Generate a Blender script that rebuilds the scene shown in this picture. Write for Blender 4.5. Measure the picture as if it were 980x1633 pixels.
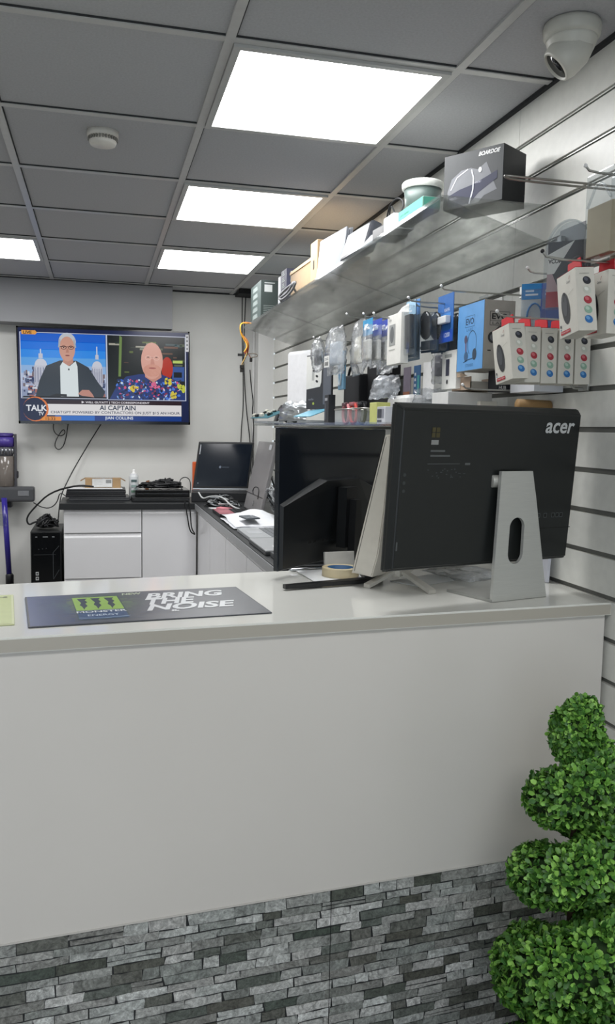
import bpy, bmesh, math, random
from mathutils import Matrix, Vector, Euler
PI = math.pi
SC = bpy.context.scene
for o in list(bpy.data.objects): bpy.data.objects.remove(o)

# ------------------------------------------------------------------ camera
def make_camera():
    yaw, pitch, roll, f = .2494, -.1004, .0190, 1312.17
    fw = Vector((math.sin(yaw)*math.cos(pitch), math.cos(yaw)*math.cos(pitch), math.sin(pitch)))
    r = Vector((math.cos(yaw), -math.sin(yaw), 0)); u = r.cross(fw)
    r2 = r*math.cos(roll)+u*math.sin(roll); u2 = -r*math.sin(roll)+u*math.cos(roll)
    cd = bpy.data.cameras.new('camera'); co = bpy.data.objects.new('camera', cd)
    SC.collection.objects.link(co)
    m = Matrix((r2, u2, -fw)).transposed().to_4x4(); m.translation = (0, 0, 1.463)
    co.matrix_world = m
    cd.sensor_fit = 'VERTICAL'; cd.sensor_height = 36; cd.lens = 36*f/1633
    cd.clip_start = .02; cd.clip_end = 60
    SC.camera = co
make_camera()

# ------------------------------------------------------------------ world, exposure
W = bpy.data.worlds.new('daylight'); SC.world = W; W.use_nodes = True
bg = W.node_tree.nodes['Background']; bg.inputs[0].default_value = (.80, .90, 1, 1); bg.inputs[1].default_value = 1.0
SC.view_settings.view_transform = 'Standard'; SC.view_settings.look = 'None'
SC.view_settings.exposure = 0.93; SC.view_settings.gamma = 1; SC.view_settings.use_curve_mapping = False
PANEL_POWER = 7.5

# ------------------------------------------------------------------ helpers
def lin(h):
    if isinstance(h, (tuple, list)): return tuple(h)
    h = h.lstrip('#'); out = []
    for i in (0, 2, 4):
        c = int(h[i:i+2], 16)/255
        out.append(c/12.92 if c <= .04045 else ((c+.055)/1.055)**2.4)
    return tuple(out)
MATS = {}
def material(name):
    if name in MATS: return MATS[name]
    m = bpy.data.materials.new(name); m.use_nodes = True; MATS[name] = m
    nt = m.node_tree; N = nt.nodes; L = nt.links; N.clear()
    out = N.new('ShaderNodeOutputMaterial'); at = N.new('ShaderNodeAttribute'); at.attribute_name = 'Col'
    tc = N.new('ShaderNodeTexCoord')
    def noise(scale, detail=4, vec=None, rough=.5):
        n = N.new('ShaderNodeTexNoise'); n.inputs['Scale'].default_value = scale; n.inputs['Detail'].default_value = detail
        n.inputs['Roughness'].default_value = rough
        L.new(vec or tc.outputs['Object'], n.inputs['Vector']); return n
    def vary(col, n, lo, hi):
        mr = N.new('ShaderNodeMapRange'); mr.inputs['From Min'].default_value = .3; mr.inputs['From Max'].default_value = .7
        mr.inputs['To Min'].default_value = lo; mr.inputs['To Max'].default_value = hi
        L.new(n.outputs['Fac'], mr.inputs['Value'])
        mx = N.new('ShaderNodeMix'); mx.data_type = 'RGBA'; mx.blend_type = 'MULTIPLY'; mx.inputs['Factor'].default_value = 1
        L.new(col, mx.inputs['A']); L.new(mr.outputs['Result'], mx.inputs['B']); return mx.outputs['Result']
    def bump(n, strength, dist):
        b = N.new('ShaderNodeBump'); b.inputs['Strength'].default_value = strength; b.inputs['Distance'].default_value = dist
        L.new(n.outputs['Fac'], b.inputs['Height']); return b
    if name == 'glow' or name == 'panel':
        e = N.new('ShaderNodeEmission'); e.inputs['Strength'].default_value = PANEL_POWER if name == 'panel' else .42
        L.new(at.outputs['Color'], e.inputs['Color']); L.new(e.outputs[0], out.inputs[0])
        if name == 'glow':
            g = N.new('ShaderNodeBsdfGlossy'); g.inputs['Roughness'].default_value = .15; g.inputs['Color'].default_value = (.03, .03, .03, 1)
            a = N.new('ShaderNodeAddShader'); L.new(e.outputs[0], a.inputs[0]); L.new(g.outputs[0], a.inputs[1]); L.new(a.outputs[0], out.inputs[0])
        return m
    if name in ('acrylic', 'film', 'clearbox'):
        tr = N.new('ShaderNodeBsdfTransparent'); gl = N.new('ShaderNodeBsdfGlossy'); df = N.new('ShaderNodeBsdfDiffuse')
        tr.inputs['Color'].default_value = {'acrylic': (.93, .94, .935, 1), 'film': (.93, .94, .95, 1), 'clearbox': (.9, .92, .93, 1)}[name]
        gl.inputs['Roughness'].default_value = {'acrylic': .12, 'film': .16, 'clearbox': .08}[name]
        L.new(at.outputs['Color'], df.inputs['Color'])
        fr = N.new('ShaderNodeFresnel')      # same reflectance on entering and leaving the thin sheet
        ge = N.new('ShaderNodeNewGeometry'); io = N.new('ShaderNodeMapRange'); io.inputs['To Min'].default_value = 1.5; io.inputs['To Max'].default_value = 1/1.5
        L.new(ge.outputs['Backfacing'], io.inputs['Value']); L.new(io.outputs['Result'], fr.inputs['IOR'])
        m1 = N.new('ShaderNodeMixShader'); m2 = N.new('ShaderNodeMixShader')
        if name == 'acrylic':
            mp = N.new('ShaderNodeMapping'); mp.inputs['Scale'].default_value = (3, 1.0, 3); mp.inputs['Rotation'].default_value = (0, 0, .7)
            L.new(tc.outputs['Object'], mp.inputs['Vector'])
            n = noise(7, 6, mp.outputs[0], .65)
            mr = N.new('ShaderNodeMapRange'); mr.inputs['From Min'].default_value = .35; mr.inputs['From Max'].default_value = .7
            mr.inputs['To Min'].default_value = .03; mr.inputs['To Max'].default_value = .30
            L.new(n.outputs['Fac'], mr.inputs['Value']); L.new(mr.outputs['Result'], m1.inputs['Fac'])
        elif name == 'film':
            n = noise(28, 3); b = bump(n, .35, .004); L.new(b.outputs[0], gl.inputs['Normal']); L.new(b.outputs[0], fr.inputs['Normal'])
            mr = N.new('ShaderNodeMapRange'); mr.inputs['From Min'].default_value = .4; mr.inputs['From Max'].default_value = .7
            mr.inputs['To Min'].default_value = .10; mr.inputs['To Max'].default_value = .46
            L.new(n.outputs['Fac'], mr.inputs['Value']); L.new(mr.outputs['Result'], m1.inputs['Fac'])
        else: m1.inputs['Fac'].default_value = .06
        L.new(tr.outputs[0], m1.inputs[1]); L.new(df.outputs[0], m1.inputs[2])
        L.new(m1.outputs[0], m2.inputs[1]); L.new(gl.outputs[0], m2.inputs[2]); L.new(fr.outputs[0], m2.inputs['Fac'])
        L.new(m2.outputs[0], out.inputs[0]); return m
    p = N.new('ShaderNodeBsdfPrincipled'); L.new(p.outputs[0], out.inputs[0])
    col = at.outputs['Color']
    S = {'plastic': (.38, 0), 'gloss': (.12, 0), 'matte': (.85, 0), 'card': (.6, 0), 'metal': (.28, 1), 'alu': (.42, .45),
         'paint': (.75, 0), 'tile': (.9, 0), 'laminate': (.16, 0), 'slat': (.35, 0), 'leaf': (.45, 0), 'stone': (.55, 0),
         'screen': (.10, 0), 'rubber': (.55, 0), 'satin': (.3, 0), 'floor': (.4, 0), 'dark': (.45, 0), 'topgloss': (.1, 0)}[name]
    p.inputs['Roughness'].default_value = S[0]; p.inputs['Metallic'].default_value = S[1]
    if name == 'tile':
        n = noise(160, 3); L.new(vary(col, n, .93, 1.05), p.inputs['Base Color']); L.new(bump(n, .25, .002).outputs[0], p.inputs['Normal'])
        p.inputs['Specular IOR Level'].default_value = .1
    elif name == 'paint':
        n = noise(3, 5); L.new(vary(col, n, .96, 1.03), p.inputs['Base Color'])
        p.inputs['Specular IOR Level'].default_value = .25
    elif name in ('laminate', 'topgloss'):
        n = noise(2.2, 3); L.new(vary(col, n, .975, 1.02), p.inputs['Base Color']); n2 = noise(5, 2)
        L.new(bump(n2, .05, .01).outputs[0], p.inputs['Normal'])
    elif name == 'stone':
        n = noise(30, 10, rough=.78); n.inputs['Distortion'].default_value = 2.2
        v = vary(col, n, .32, 1.95)
        n3 = noise(170, 5, rough=.7); v = vary(v, n3, .7, 1.35)
        L.new(v, p.inputs['Base Color']); L.new(bump(n, .6, .003).outputs[0], p.inputs['Normal'])
    elif name == 'leaf':
        n = noise(60, 3); L.new(vary(col, n, .8, 1.2), p.inputs['Base Color'])
        p.inputs['Subsurface Weight'].default_value = 0
    elif name == 'alu':
        mp = N.new('ShaderNodeMapping'); mp.inputs['Scale'].default_value = (1, 1, 60); L.new(tc.outputs['Object'], mp.inputs['Vector'])
        n = noise(20, 3, mp.outputs[0]); L.new(vary(col, n, .95, 1.05), p.inputs['Base Color'])
    elif name == 'floor':
        n = noise(5, 6); L.new(vary(col, n, .85, 1.1), p.inputs['Base Color'])
    else:
        n = noise(40, 3); L.new(vary(col, n, .96, 1.03), p.inputs['Base Color'])
    return m

class B:
    """collects shapes that end up as ONE mesh object"""
    def __init__(s): s.v = []; s.f = []; s.col = []; s.mat = []; s.sm = []; s.lh = .0003; s.T = Matrix.Identity(4)
    def add(s, vs, fs, c, m='plastic', smooth=False):
        k = len(s.v); s.v += [tuple(s.T @ Vector(v)) for v in vs]
        cl = None if isinstance(c, list) else lin(c)
        for i, f in enumerate(fs):
            s.f.append([k+j for j in f]); s.col.append(cl if cl else lin(c[i])); s.mat.append(m); s.sm.append(smooth)
        return s
    def box(s, x0, x1, y0, y1, z0, z1, c, m='plastic', bev=0, seg=2):
        if bev <= 0:
            vs = [(x, y, z) for x in (x0, x1) for y in (y0, y1) for z in (z0, z1)]
            return s.add(vs, [(0, 1, 3, 2), (4, 6, 7, 5), (0, 4, 5, 1), (2, 3, 7, 6), (0, 2, 6, 4), (1, 5, 7, 3)], c, m)
        bm = bmesh.new(); bmesh.ops.create_cube(bm, size=1)
        for v in bm.verts: v.co = Vector(((x0+x1)/2+v.co.x*(x1-x0), (y0+y1)/2+v.co.y*(y1-y0), (z0+z1)/2+v.co.z*(z1-z0)))
        bmesh.ops.bevel(bm, geom=bm.edges[:], offset=bev, segments=seg, affect='EDGES', profile=.6)
        return s.bm(bm, c, m)
    def bm(s, bm, c, m, smooth=False):
        bm.verts.index_update()
        s.add([v.co[:] for v in bm.verts], [[v.index for v in f.verts] for f in bm.faces], c, m, smooth); bm.free(); return s
    def prism(s, poly, a, b, c, m='plastic', axis='z'):
        """polygon in the two other axes, extruded along axis from a to b"""
        def P(p, h): return {'z': (p[0], p[1], h), 'y': (p[0], h, p[1]), 'x': (h, p[0], p[1])}[axis]
        n = len(poly); vs = [P(p, a) for p in poly]+[P(p, b) for p in poly]
        area = sum(poly[i][0]*poly[(i+1) % n][1]-poly[(i+1) % n][0]*poly[i][1] for i in range(n))
        if (area < 0) != (axis == 'y'): pass
        fs = [list(range(n))[::-1], list(range(n, 2*n))]+[[i, (i+1) % n, n+(i+1) % n, n+i] for i in range(n)]
        return s.add(vs, fs, c, m)
    def lathe(s, prof, c, m='plastic', n=24, axis='z', o=(0, 0, 0), smooth=True):
        vs = []; fs = []; o = Vector(o)
        for r, h in prof:
            for i in range(n):
                a = 2*PI*i/n; x, y = r*math.cos(a), r*math.sin(a)
                vs.append(o+Vector({'z': (x, y, h), 'y': (x, h, y), 'x': (h, x, y)}[axis]))
        for k in range(len(prof)-1):
            for i in range(n): fs.append((k*n+i, k*n+(i+1) % n, (k+1)*n+(i+1) % n, (k+1)*n+i))
        fs.append(list(range(n))[::-1]); fs.append([(len(prof)-1)*n+i for i in range(n)])
        if isinstance(c, list):
            cc = []
            for k in range(len(prof)-1): cc += [c[min(k, len(c)-1)]]*n
            c = cc+[c[0], c[-1]]
        return s.add(vs, fs, c, m, smooth)
    def tube(s, pts, r, c, m='rubber', n=6, closed=False, smoothpath=0):
        P = [Vector(p) for p in pts]
        for _ in range(smoothpath):
            Q = []
            K = len(P)
            if closed:
                for i in range(K): a, b = P[i], P[(i+1) % K]; Q += [a*.75+b*.25, a*.25+b*.75]
            else:
                Q = [P[0]]
                for i in range(K-1): a, b = P[i], P[i+1]; Q += [a*.75+b*.25, a*.25+b*.75]
                Q.append(P[-1])
            P = Q
        K = len(P); vs = []; fs = []; ref = Vector((.3, .2, 1)).normalized()
        for i in range(K):
            a = P[(i-1) % K] if (i or closed) else P[i]; b = P[(i+1) % K] if (i < K-1 or closed) else P[i]
            t = (b-a); t = t.normalized() if t.length > 1e-9 else Vector((0, 0, 1))
            u = ref-t*ref.dot(t)
            u = u.normalized() if u.length > 1e-3 else t.orthogonal().normalized()
            ref = u; w = t.cross(u); rr = r[i*len(r)//K] if isinstance(r, list) else r
            for j in range(n): an = 2*PI*j/n; vs.append(P[i]+(u*math.cos(an)+w*math.sin(an))*rr)
        for i in range(K if closed else K-1):
            for j in range(n): fs.append((i*n+j, i*n+(j+1) % n, ((i+1) % K)*n+(j+1) % n, ((i+1) % K)*n+j))
        if not closed: fs += [list(range(n))[::-1], [(K-1)*n+j for j in range(n)]]
        return s.add(vs, fs, c, m, True)
    def ball(s, c0, r, c, m='plastic', nu=14, nv=9):
        rx, ry, rz = r if isinstance(r, (tuple, list)) else (r, r, r); vs = [(c0[0], c0[1], c0[2]+rz)]; fs = []
        for i in range(1, nv):
            a = PI*i/nv
            for j in range(nu): b = 2*PI*j/nu; vs.append((c0[0]+rx*math.sin(a)*math.cos(b), c0[1]+ry*math.sin(a)*math.sin(b), c0[2]+rz*math.cos(a)))
        vs.append((c0[0], c0[1], c0[2]-rz)); last = len(vs)-1
        for j in range(nu):
            fs.append((0, 1+j, 1+(j+1) % nu)); fs.append((last, 1+(nv-2)*nu+(j+1) % nu, 1+(nv-2)*nu+j))
            for i in range(nv-2): fs.append((1+i*nu+j, 1+(i+1)*nu+j, 1+(i+1)*nu+(j+1) % nu, 1+i*nu+(j+1) % nu))
        return s.add(vs, fs, c, m, True)
    def pillow(s, w, h, d, c, m='film', seed=0, nx=9, nz=12, crump=.006, pinch=True):
        """wrinkled bag in the y-z plane of the current frame, bulging along x; top centre at the origin"""
        R = random.Random(seed)
        for sx in (1, -1):
            vs = []; fs = []
            for k in range(nz+1):
                for i in range(nx+1):
                    a = i/nx; b = k/nz; e = math.sin(PI*a)**.5*math.sin(PI*min(1, b*1.02))**.45 if 0 < a < 1 and 0 < b < 1 else 0
                    ww = w*(.80+.2*min(1, b*3)) if pinch else w
                    edge = 1 if e == 0 else .4
                    vs.append((sx*e*d/2+R.uniform(-crump, crump)*(1 if e else .3), (a-.5)*ww+R.uniform(-crump, crump)*.5, -b*h+R.uniform(-crump, crump)*.6*edge))
            for k in range(nz):
                for i in range(nx):
                    q = k*(nx+1)+i; fs.append((q, q+1, q+nx+2, q+nx+1))
            s.add(vs, fs, c, m, True)
        return s
    # ---- flat printing: a frame with origin o, axes u (right) and v (up)
    def plane(s, o, u, v):
        u = Vector(u).normalized(); v = Vector(v).normalized(); n = u.cross(v)
        M = Matrix((u, v, n)).transposed().to_4x4(); M.translation = Vector(o); s.T = M; return s
    def rect(s, x0, y0, x1, y1, c, l=1, m='card'): h = l*s.lh; return s.add([(x0, y0, h), (x1, y0, h), (x1, y1, h), (x0, y1, h)], [(0, 1, 2, 3)], c, m)
    def poly(s, ps, c, l=1, m='card'): return s.add([(x, y, l*s.lh) for x, y in ps], [list(range(len(ps)))], c, m)
    def ell(s, x, y, rx, ry, c, l=1, m='card', rot=0, n=20):
        ps = []
        for i in range(n):
            a = 2*PI*i/n; p, q = rx*math.cos(a), ry*math.sin(a); ps.append((x+p*math.cos(rot)-q*math.sin(rot), y+p*math.sin(rot)+q*math.cos(rot)))
        return s.poly(ps, c, l, m)
    def line(s, ps, w, c, l=1, m='card'):
        for (x0, y0), (x1, y1) in zip(ps, ps[1:]):
            d = math.hypot(x1-x0, y1-y0) or 1; nx, ny = -(y1-y0)/d*w/2, (x1-x0)/d*w/2
            s.poly([(x0+nx, y0+ny), (x0-nx, y0-ny), (x1-nx, y1-ny), (x1+nx, y1+ny)], c, l, m)
        return s
    def text(s, t, x0, y0, x1, y1, c, l=2, m='card', bold=0, shear=0):
        """text fitted to the rectangle"""
        cu = bpy.data.curves.new('lettering', 'FONT'); cu.body = t; cu.size = 1; cu.offset = bold; cu.shear = shear; cu.resolution_u = 3
        ob = bpy.data.objects.new('lettering', cu); me = bpy.data.meshes.new_from_object(ob)
        xs = [v.co.x for v in me.vertices]; ys = [v.co.y for v in me.vertices]
        if xs:
            a, b, e, d = min(xs), max(xs), min(ys), max(ys)
            vs = [(x0+(v.co.x-a)/(b-a+1e-9)*(x1-x0), y0+(v.co.y-e)/(d-e+1e-9)*(y1-y0), l*s.lh) for v in me.vertices]
            s.add(vs, [list(f.vertices) for f in me.polygons], c, m)
        bpy.data.objects.remove(ob); bpy.data.meshes.remove(me); bpy.data.curves.remove(cu); return s
    def build(s, name, parent=None, label=None):
        me = bpy.data.meshes.new(name); me.from_pydata(s.v, [], s.f)
        names = []
        for m in s.mat:
            if m not in names: names.append(m)
        for m in names: me.materials.append(material(m))
        ca = me.color_attributes.new('Col', 'FLOAT_COLOR', 'CORNER'); k = 0; buf = []
        for i, p in enumerate(me.polygons):
            p.material_index = names.index(s.mat[i]); p.use_smooth = s.sm[i]
            for _ in range(p.loop_total): buf += [*s.col[i], 1]
        ca.data.foreach_set('color', buf); me.update()
        o = bpy.data.objects.new(name, me); SC.collection.objects.link(o)
        if parent: o.parent = parent
        if label: o['label'] = label
        return o
def R4(rx=0, ry=0, rz=0, loc=(0, 0, 0)): m = Euler((rx, ry, rz)).to_matrix().to_4x4(); m.translation = Vector(loc); return m
def tag(o, label, cat, group=None, kind=None):
    o['label'] = label; o['category'] = cat
    if group: o['group'] = group
    if kind: o['kind'] = kind
    return o
def thing(name, label, cat, loc=(0, 0, 0), rot=(0, 0, 0), group=None):
    o = bpy.data.objects.new(name, None); SC.collection.objects.link(o); o.empty_display_size = .02
    o.location = loc; o.rotation_euler = rot; return tag(o, label, cat, group)
def struct(name, b): o = b.build(name); o['kind'] = 'structure'; return o
def dup(root, loc, rot=None, label=None):
    def cp(o, par):
        c = o.copy(); SC.collection.objects.link(c)
        if par: c.parent = par
        for ch in [x for x in bpy.data.objects if x.parent == o]: cp(ch, c)
        return c
    r = cp(root, None); r.location = loc
    if rot is not None: r.rotation_euler = rot
    if label: r['label'] = label
    return r

WX = 1.193          # face of the slatted wall
CT = 1.062          # counter top
BT = .98            # bench top
CEIL = 2.4

# ================================================================== SETTING
struct('floor', B().box(-3, 1.25, -3, 6.1, -.05, 0, '#6d6a66', 'floor'))
b = B(); b.box(-3, 1.30, -3.1, 6.1, CEIL+.006, CEIL+.05, '#b9babd', 'tile'); struct('ceiling', b)
b = B()
xs = [.315+.6*k for k in range(-5, 2)]; ys = [2.0886+.6*k for k in range(-8, 7)]
for x in xs: b.box(x-.012, x+.012, -3, 5.9, CEIL-.001, CEIL+.006, '#c2c2c0', 'satin')
for y in ys: b.box(-3, WX, y-.012, y+.012, CEIL-.0006, CEIL+.0055, '#c2c2c0', 'satin')
for y in ys: b.box(-3, WX, y-.0155, y-.012, CEIL+.002, CEIL+.0062, '#303234', 'matte')
for x in xs: b.box(x+.012, x+.0155, -3, 5.9, CEIL+.002, CEIL+.0062, '#303234', 'matte')
b.box(WX-.012, WX+.01, -3, 5.9, CEIL-.004, CEIL+.006, '#2b2d30', 'matte')
b.box(.49, WX, 5.888, 5.905, CEIL-.004, CEIL+.006, '#2b2d30', 'matte'); b.box(-3, .49, 5.708, 5.725, CEIL-.004, CEIL+.006, '#2b2d30', 'matte')
struct('trim_1', b)
struct('wall_back', B().box(-3, 1.30, 5.9, 6.0, 0, CEIL, '#dcdcd8', 'paint'))
struct('trim_2', B().box(-3, .49, 5.72, 5.9, 2.118, CEIL, '#9b9c9f', 'paint'))  # bulkhead over the television; its weaker light is put into the darker grey
b = B(); b.box(1.085, WX, 5.735, 5.9, 0, CEIL-.0045, '#dededc', 'paint'); b.tube([(1.075, 5.86, .99), (1.075, 5.86, 2.36)], .011, '#d6d6d4', 'plastic', 10); struct('trim_3', b)
struct('wall_left', B().box(-3.1, -3, -3, 6, 0, CEIL, '#d8d8d4', 'paint'))
# slatted wall
b = B(); b.box(WX+.011, WX+.06, -3, 5.735, 0, CEIL, '#7c7c78', 'paint')
zs = [2.288-.1016*k for k in range(0, 23)]
edges = [CEIL+.004]+[0]*0
seam = [-3, -1.39, -.17, 1.05, 2.27, 3.49, 4.71, 5.735]
tops = [CEIL-.004]+[z-.0068 for z in zs]; bots = [z+.0068 for z in zs]+[0]
for t_, b_ in zip(tops, bots):
    if t_-b_ < .01: continue
    for y0, y1 in zip(seam, seam[1:]): b.box(WX, WX+.012, y0+.0008, y1-.0008, b_, t_, '#e2e2dc', 'slat')
for z in zs: b.box(WX+.006, WX+.0115, -3, 5.73, z+.0022, z+.0058, '#cfd0cc', 'metal') if z > 1.9 else None
struct('wall_right', b)
# street side of the shop: two jambs and a head around an open glazed front
b = B(); b.box(-3, -2.6, -3.1, -3, 0, CEIL, '#d8d8d4', 'paint'); b.box(.85, 1.25, -3.1, -3, 0, CEIL, '#d8d8d4', 'paint'); b.box(-2.6, .85, -3.1, -3, 2.15, CEIL, '#d8d8d4', 'paint')
struct('wall_front', b)

# ================================================================== CEILING LIGHTS
def ceiling_light(x, y, label):
    t = thing('ceiling_light', label, 'ceiling light', (x, y, CEIL-.004), group='square light panels in the ceiling grid')
    f = B(); w = .287; q = .268
    for a in ((-w, w, -w, -q), (-w, w, q, w), (-w, -q, -q, q), (q, w, -q, q)): f.box(a[0], a[1], a[2], a[3], -.004, .009, '#b9bab8', 'satin')
    f.build('frame', t)
    B().add([(-q, -q, 0), (q, -q, 0), (q, q, 0), (-q, q, 0)], [(3, 2, 1, 0)], (1, 1, 1), 'panel').build('diffuser', t)
ceiling_light(.615, 2.389, 'large square ceiling light panel nearest the camera')
ceiling_light(.615, 3.589, 'square ceiling light panel in the middle of the row of three')
ceiling_light(.615, 4.789, 'smallest looking ceiling light panel, furthest of the row of three')
ceiling_light(-.585, 4.789, 'ceiling light panel cut by the left edge of the photo')
for (x, y) in ((.615, -.011), (-.585, -.011), (-1.785, 2.389), (-.585, -2.0114+.0), (-1.785, 4.789)):
    ceiling_light(x, y, 'square ceiling light panel outside the photo over the shop floor')

# smoke detector
t = thing('smoke_detector', 'round white smoke detector on the ceiling tile left of the big light', 'smoke detector', (.02, 2.85, CEIL))
B().lathe([(.050, .006), (.050, -.012), (.046, -.014)], '#d9d6ce', 'plastic', 32).build('base', t)
b = B(); b.lathe([(.040, -.013), (.044, -.026), (.040, -.036), (.0, -.038)], '#e4e0d8', 'plastic', 32)
for i in range(28):
    a = 2*PI*i/28; b.T = R4(0, 0, a, (0, 0, 0)); b.box(.0385, .0475, -.002, .002, -.0245, -.0135, '#8b8982', 'plastic')
b.T = Matrix.Identity(4); b.build('sensor_cap', t)

# security camera
t = thing('security_camera', 'white turret security camera on the ceiling at the top right corner', 'security camera', (1.068, 1.80, CEIL))
B().lathe([(.064, .004), (.066, -.006), (.064, -.022), (.058, -.030)], '#c9c8bf', 'plastic', 40).build('mounting_ring', t)
b = B(); b.lathe([(.059, -.026), (.057, -.035), (.051, -.050), (.045, -.060), (.02, -.07)], '#d4d3ca', 'plastic', 36); b.build('housing', t)
b = B(); b.T = R4(0, 0, 0, (-.006, -.004, -.060))@R4(.25, .75, 0)
b.lathe([(.012, .052), (.034, .040), (.044, .015), (.045, -.022), (.040, -.040), (.034, -.045), (.034, -.038)], '#cfcec5', 'plastic', 32)
b.lathe([(.032, -.034), (.032, -.039), (.0, -.04)], '#15171a', 'gloss', 28); b.build('camera_head', t)
# black ceiling void with the cables
tag(B().box(.93, 1.06, 5.64, 5.82, CEIL-.03, CEIL-.002, '#17181a', 'matte', .003).build('cable_outlet'), 'black cable outlet at the ceiling in the back right corner', 'cable outlet')

# ================================================================== COUNTER
def fy(x): return 1.616+(x+.18)*.0736          # front panel plane
PX0, PX1 = -1.6, 1.183
t = thing('reception_counter', 'white reception counter body with grey stone-look band along its foot', 'counter', (0, 0, 0))
b = B(); b.prism([(PX0, fy(PX0)), (PX1, fy(PX1)), (PX1, fy(PX1)+.018), (PX0, fy(PX0)+.018)], .444, CT-.03, '#dcd8d2', 'laminate'); b.build('front_panel', t)
b = B(); b.prism([(PX0, fy(PX0)+.003), (PX1, fy(PX1)+.003), (PX1, fy(PX1)+.018), (PX0, fy(PX0)+.018)], 0, .444, '#26282a', 'card')
R = random.Random(11)
tan = Vector((1, .0736, 0)).normalized()
z = .442; nrow = 0
while z > .03:
    hh = R.choice([.018, .021, .023, .026]); x = PX0+R.uniform(0, .04)
    while x < PX1-.01:
        w = R.uniform(.035, .115); x2 = min(x+w, PX1-.003)
        g = R.choice([.08, .12, .20, .25, .30, .34, .40, .47]); g *= R.uniform(.85, 1.15); tint = R.uniform(-.010, .008)
        j = lambda a=.0016: R.uniform(-a, a)
        split = R.random() < .05 and w > .06
        pieces = [(x, x2, z-hh, z)]
        if split: pieces = [(x, x2, z-hh*.5, z), (x, x2, z-hh, z-hh*.52)]
        for (a, c2, zl, zh) in pieces:
            sl = R.uniform(-.004, .004); gp = .0011
            pts = [(a+gp+j()+sl, zl+gp+j(.0012)), (a+(c2-a)*.3, zl+gp+j()), (a+(c2-a)*.7, zl+gp+j()), (c2-gp+j(), zl+gp+j(.0012)), (c2-gp+j(), zh-gp+j(.0012)), (a+(c2-a)*.65, zh-gp+j()), (a+(c2-a)*.33, zh-gp+j()), (a+gp+j(), zh-gp+j(.0012))]
            dy = -R.uniform(.0004, .0018)
            n = len(pts); f = [(px, fy(px)+.003+dy, pz) for px, pz in pts]; bk = [(px, fy(px)+.0035, pz) for px, pz in pts]
            b.add(f+bk, [list(range(n))]+[[(i+1) % n, i, n+i, n+(i+1) % n] for i in range(n)], (g+tint, g+.008, g-.006), 'stone')
        x = x2
    z -= hh; nrow += 1
b.box(.4955, .4967, fy(.495)+.0005, fy(.495)+.004, .03, .443, '#17181a', 'card'); b.build('stone_band', t)
b = B(); b.prism([(PX0, fy(PX0)-.001), (PX1, fy(PX1)-.001), (PX1, fy(PX1)+.003), (PX0, fy(PX0)+.003)], .4435, .4475, '#cfcbc5', 'laminate'); b.build('band_trim', t)
b = B(); b.prism([(PX1-.018, fy(PX1)+.0185), (PX1, fy(PX1)+.0185), (PX1, 2.26), (PX1-.018, 2.26)], 0, CT-.03, '#cfccc6', 'laminate'); b.build('end_panel', t)
b = B(); b.box(PX0, PX1-.019, 1.95, 1.97, .5, .52, '#cfccc6', 'laminate'); b.box(PX0, PX0+.018, 1.56, 2.0, 0, CT-.031, '#cfccc6', 'laminate'); b.build('inner_shelf', t)
def back_y(x): return 2.185+(x+.0)*.126
t = thing('reception_worktop', 'glossy white worktop of the reception counter', 'countertop')
b = B(); top = [(PX0-.01, fy(PX0)-.012), (WX-.001, fy(WX)-.012), (WX-.001, back_y(WX)), (PX0-.01, back_y(PX0))]
bm = bmesh.new(); vs = [bm.verts.new((x, y, CT-.03)) for x, y in top]+[bm.verts.new((x, y, CT)) for x, y in top]
bm.faces.new(vs[:4][::-1]); bm.faces.new(vs[4:])
for i in range(4): bm.faces.new((vs[i], vs[(i+1) % 4], vs[4+(i+1) % 4], vs[4+i]))
bmesh.ops.bevel(bm, geom=[e for e in bm.edges if abs(e.verts[0].co.z-CT) < 1e-6 and abs(e.verts[1].co.z-CT) < 1e-6], offset=.002, segments=2, affect='EDGES')
b.bm(bm, '#e4e4de', 'topgloss'); b.build('worktop', t)
b = B(); b.plane((PX0, fy(PX0)-.0121, CT-.0285), (1, .0736, 0), (0, 0, 1)); b.rect(0, 0, PX1-PX0+.015, .0245, '#b3aea3', 1, 'laminate'); b.build('edge_band', t, 'beige grey edge strip')

# ================================================================== BENCHES AT THE BACK
def cab(name, label, loc, rz, w, d, fronts, cat='cabinet'):
    """base cabinet: local x along its front, y into its depth"""
    t = thing(name, label, cat, loc, (0, 0, rz)); hgt = BT-.04
    b = B(); b.box(0, w, .02, d, .10, hgt, '#d9d9d9', 'laminate'); b.box(.0, w, .06, d, 0, .10, '#c7c7c7', 'laminate'); b.build('carcass', t)
    for (nm, z0, z1) in fronts:
        b = B(); b.box(.002, w-.002, 0, .019, z0, z1-.026, '#e6e6e8', 'laminate', .0015)
        f = b.build(nm, t)
        B().prism([(.002, z1-.025), (.019, z1-.025), (.019, z1-.002), (.012, z1-.002)], .003, w-.003, '#f0f0f2', 'satin', 'x').build('grip_rail', f)
    return t
cab('drawer_cabinet', 'white drawer cabinet under the left end of the back bench', (-.212, 5.27, 0), 0, .474, .60, [('drawer', .12, .50), ('drawer', .505, .788), ('drawer', .793, .938)])
cab('base_cabinet', 'white single door cabinet under the back bench, right of the drawers', (.264, 5.27, 0), 0, .345, .60, [('door', .12, .938)])
SX = .614
for k, (y1, y0) in enumerate(((5.26, 4.66), (4.66, 4.06), (4.06, 3.46), (3.46, 2.86))):
    cab('side_cabinet', ['white glossy side bench cabinet next to the back corner', 'white glossy side bench cabinet, second from the back corner',
        'white glossy side bench cabinet, third from the back corner', 'white glossy side bench cabinet nearest the reception counter'][k], (SX, y1, 0), -PI/2, .599, .555, [('door', .12, .938)])
t = thing('back_worktop', 'black worktop along the back wall under the television', 'worktop')
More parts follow.
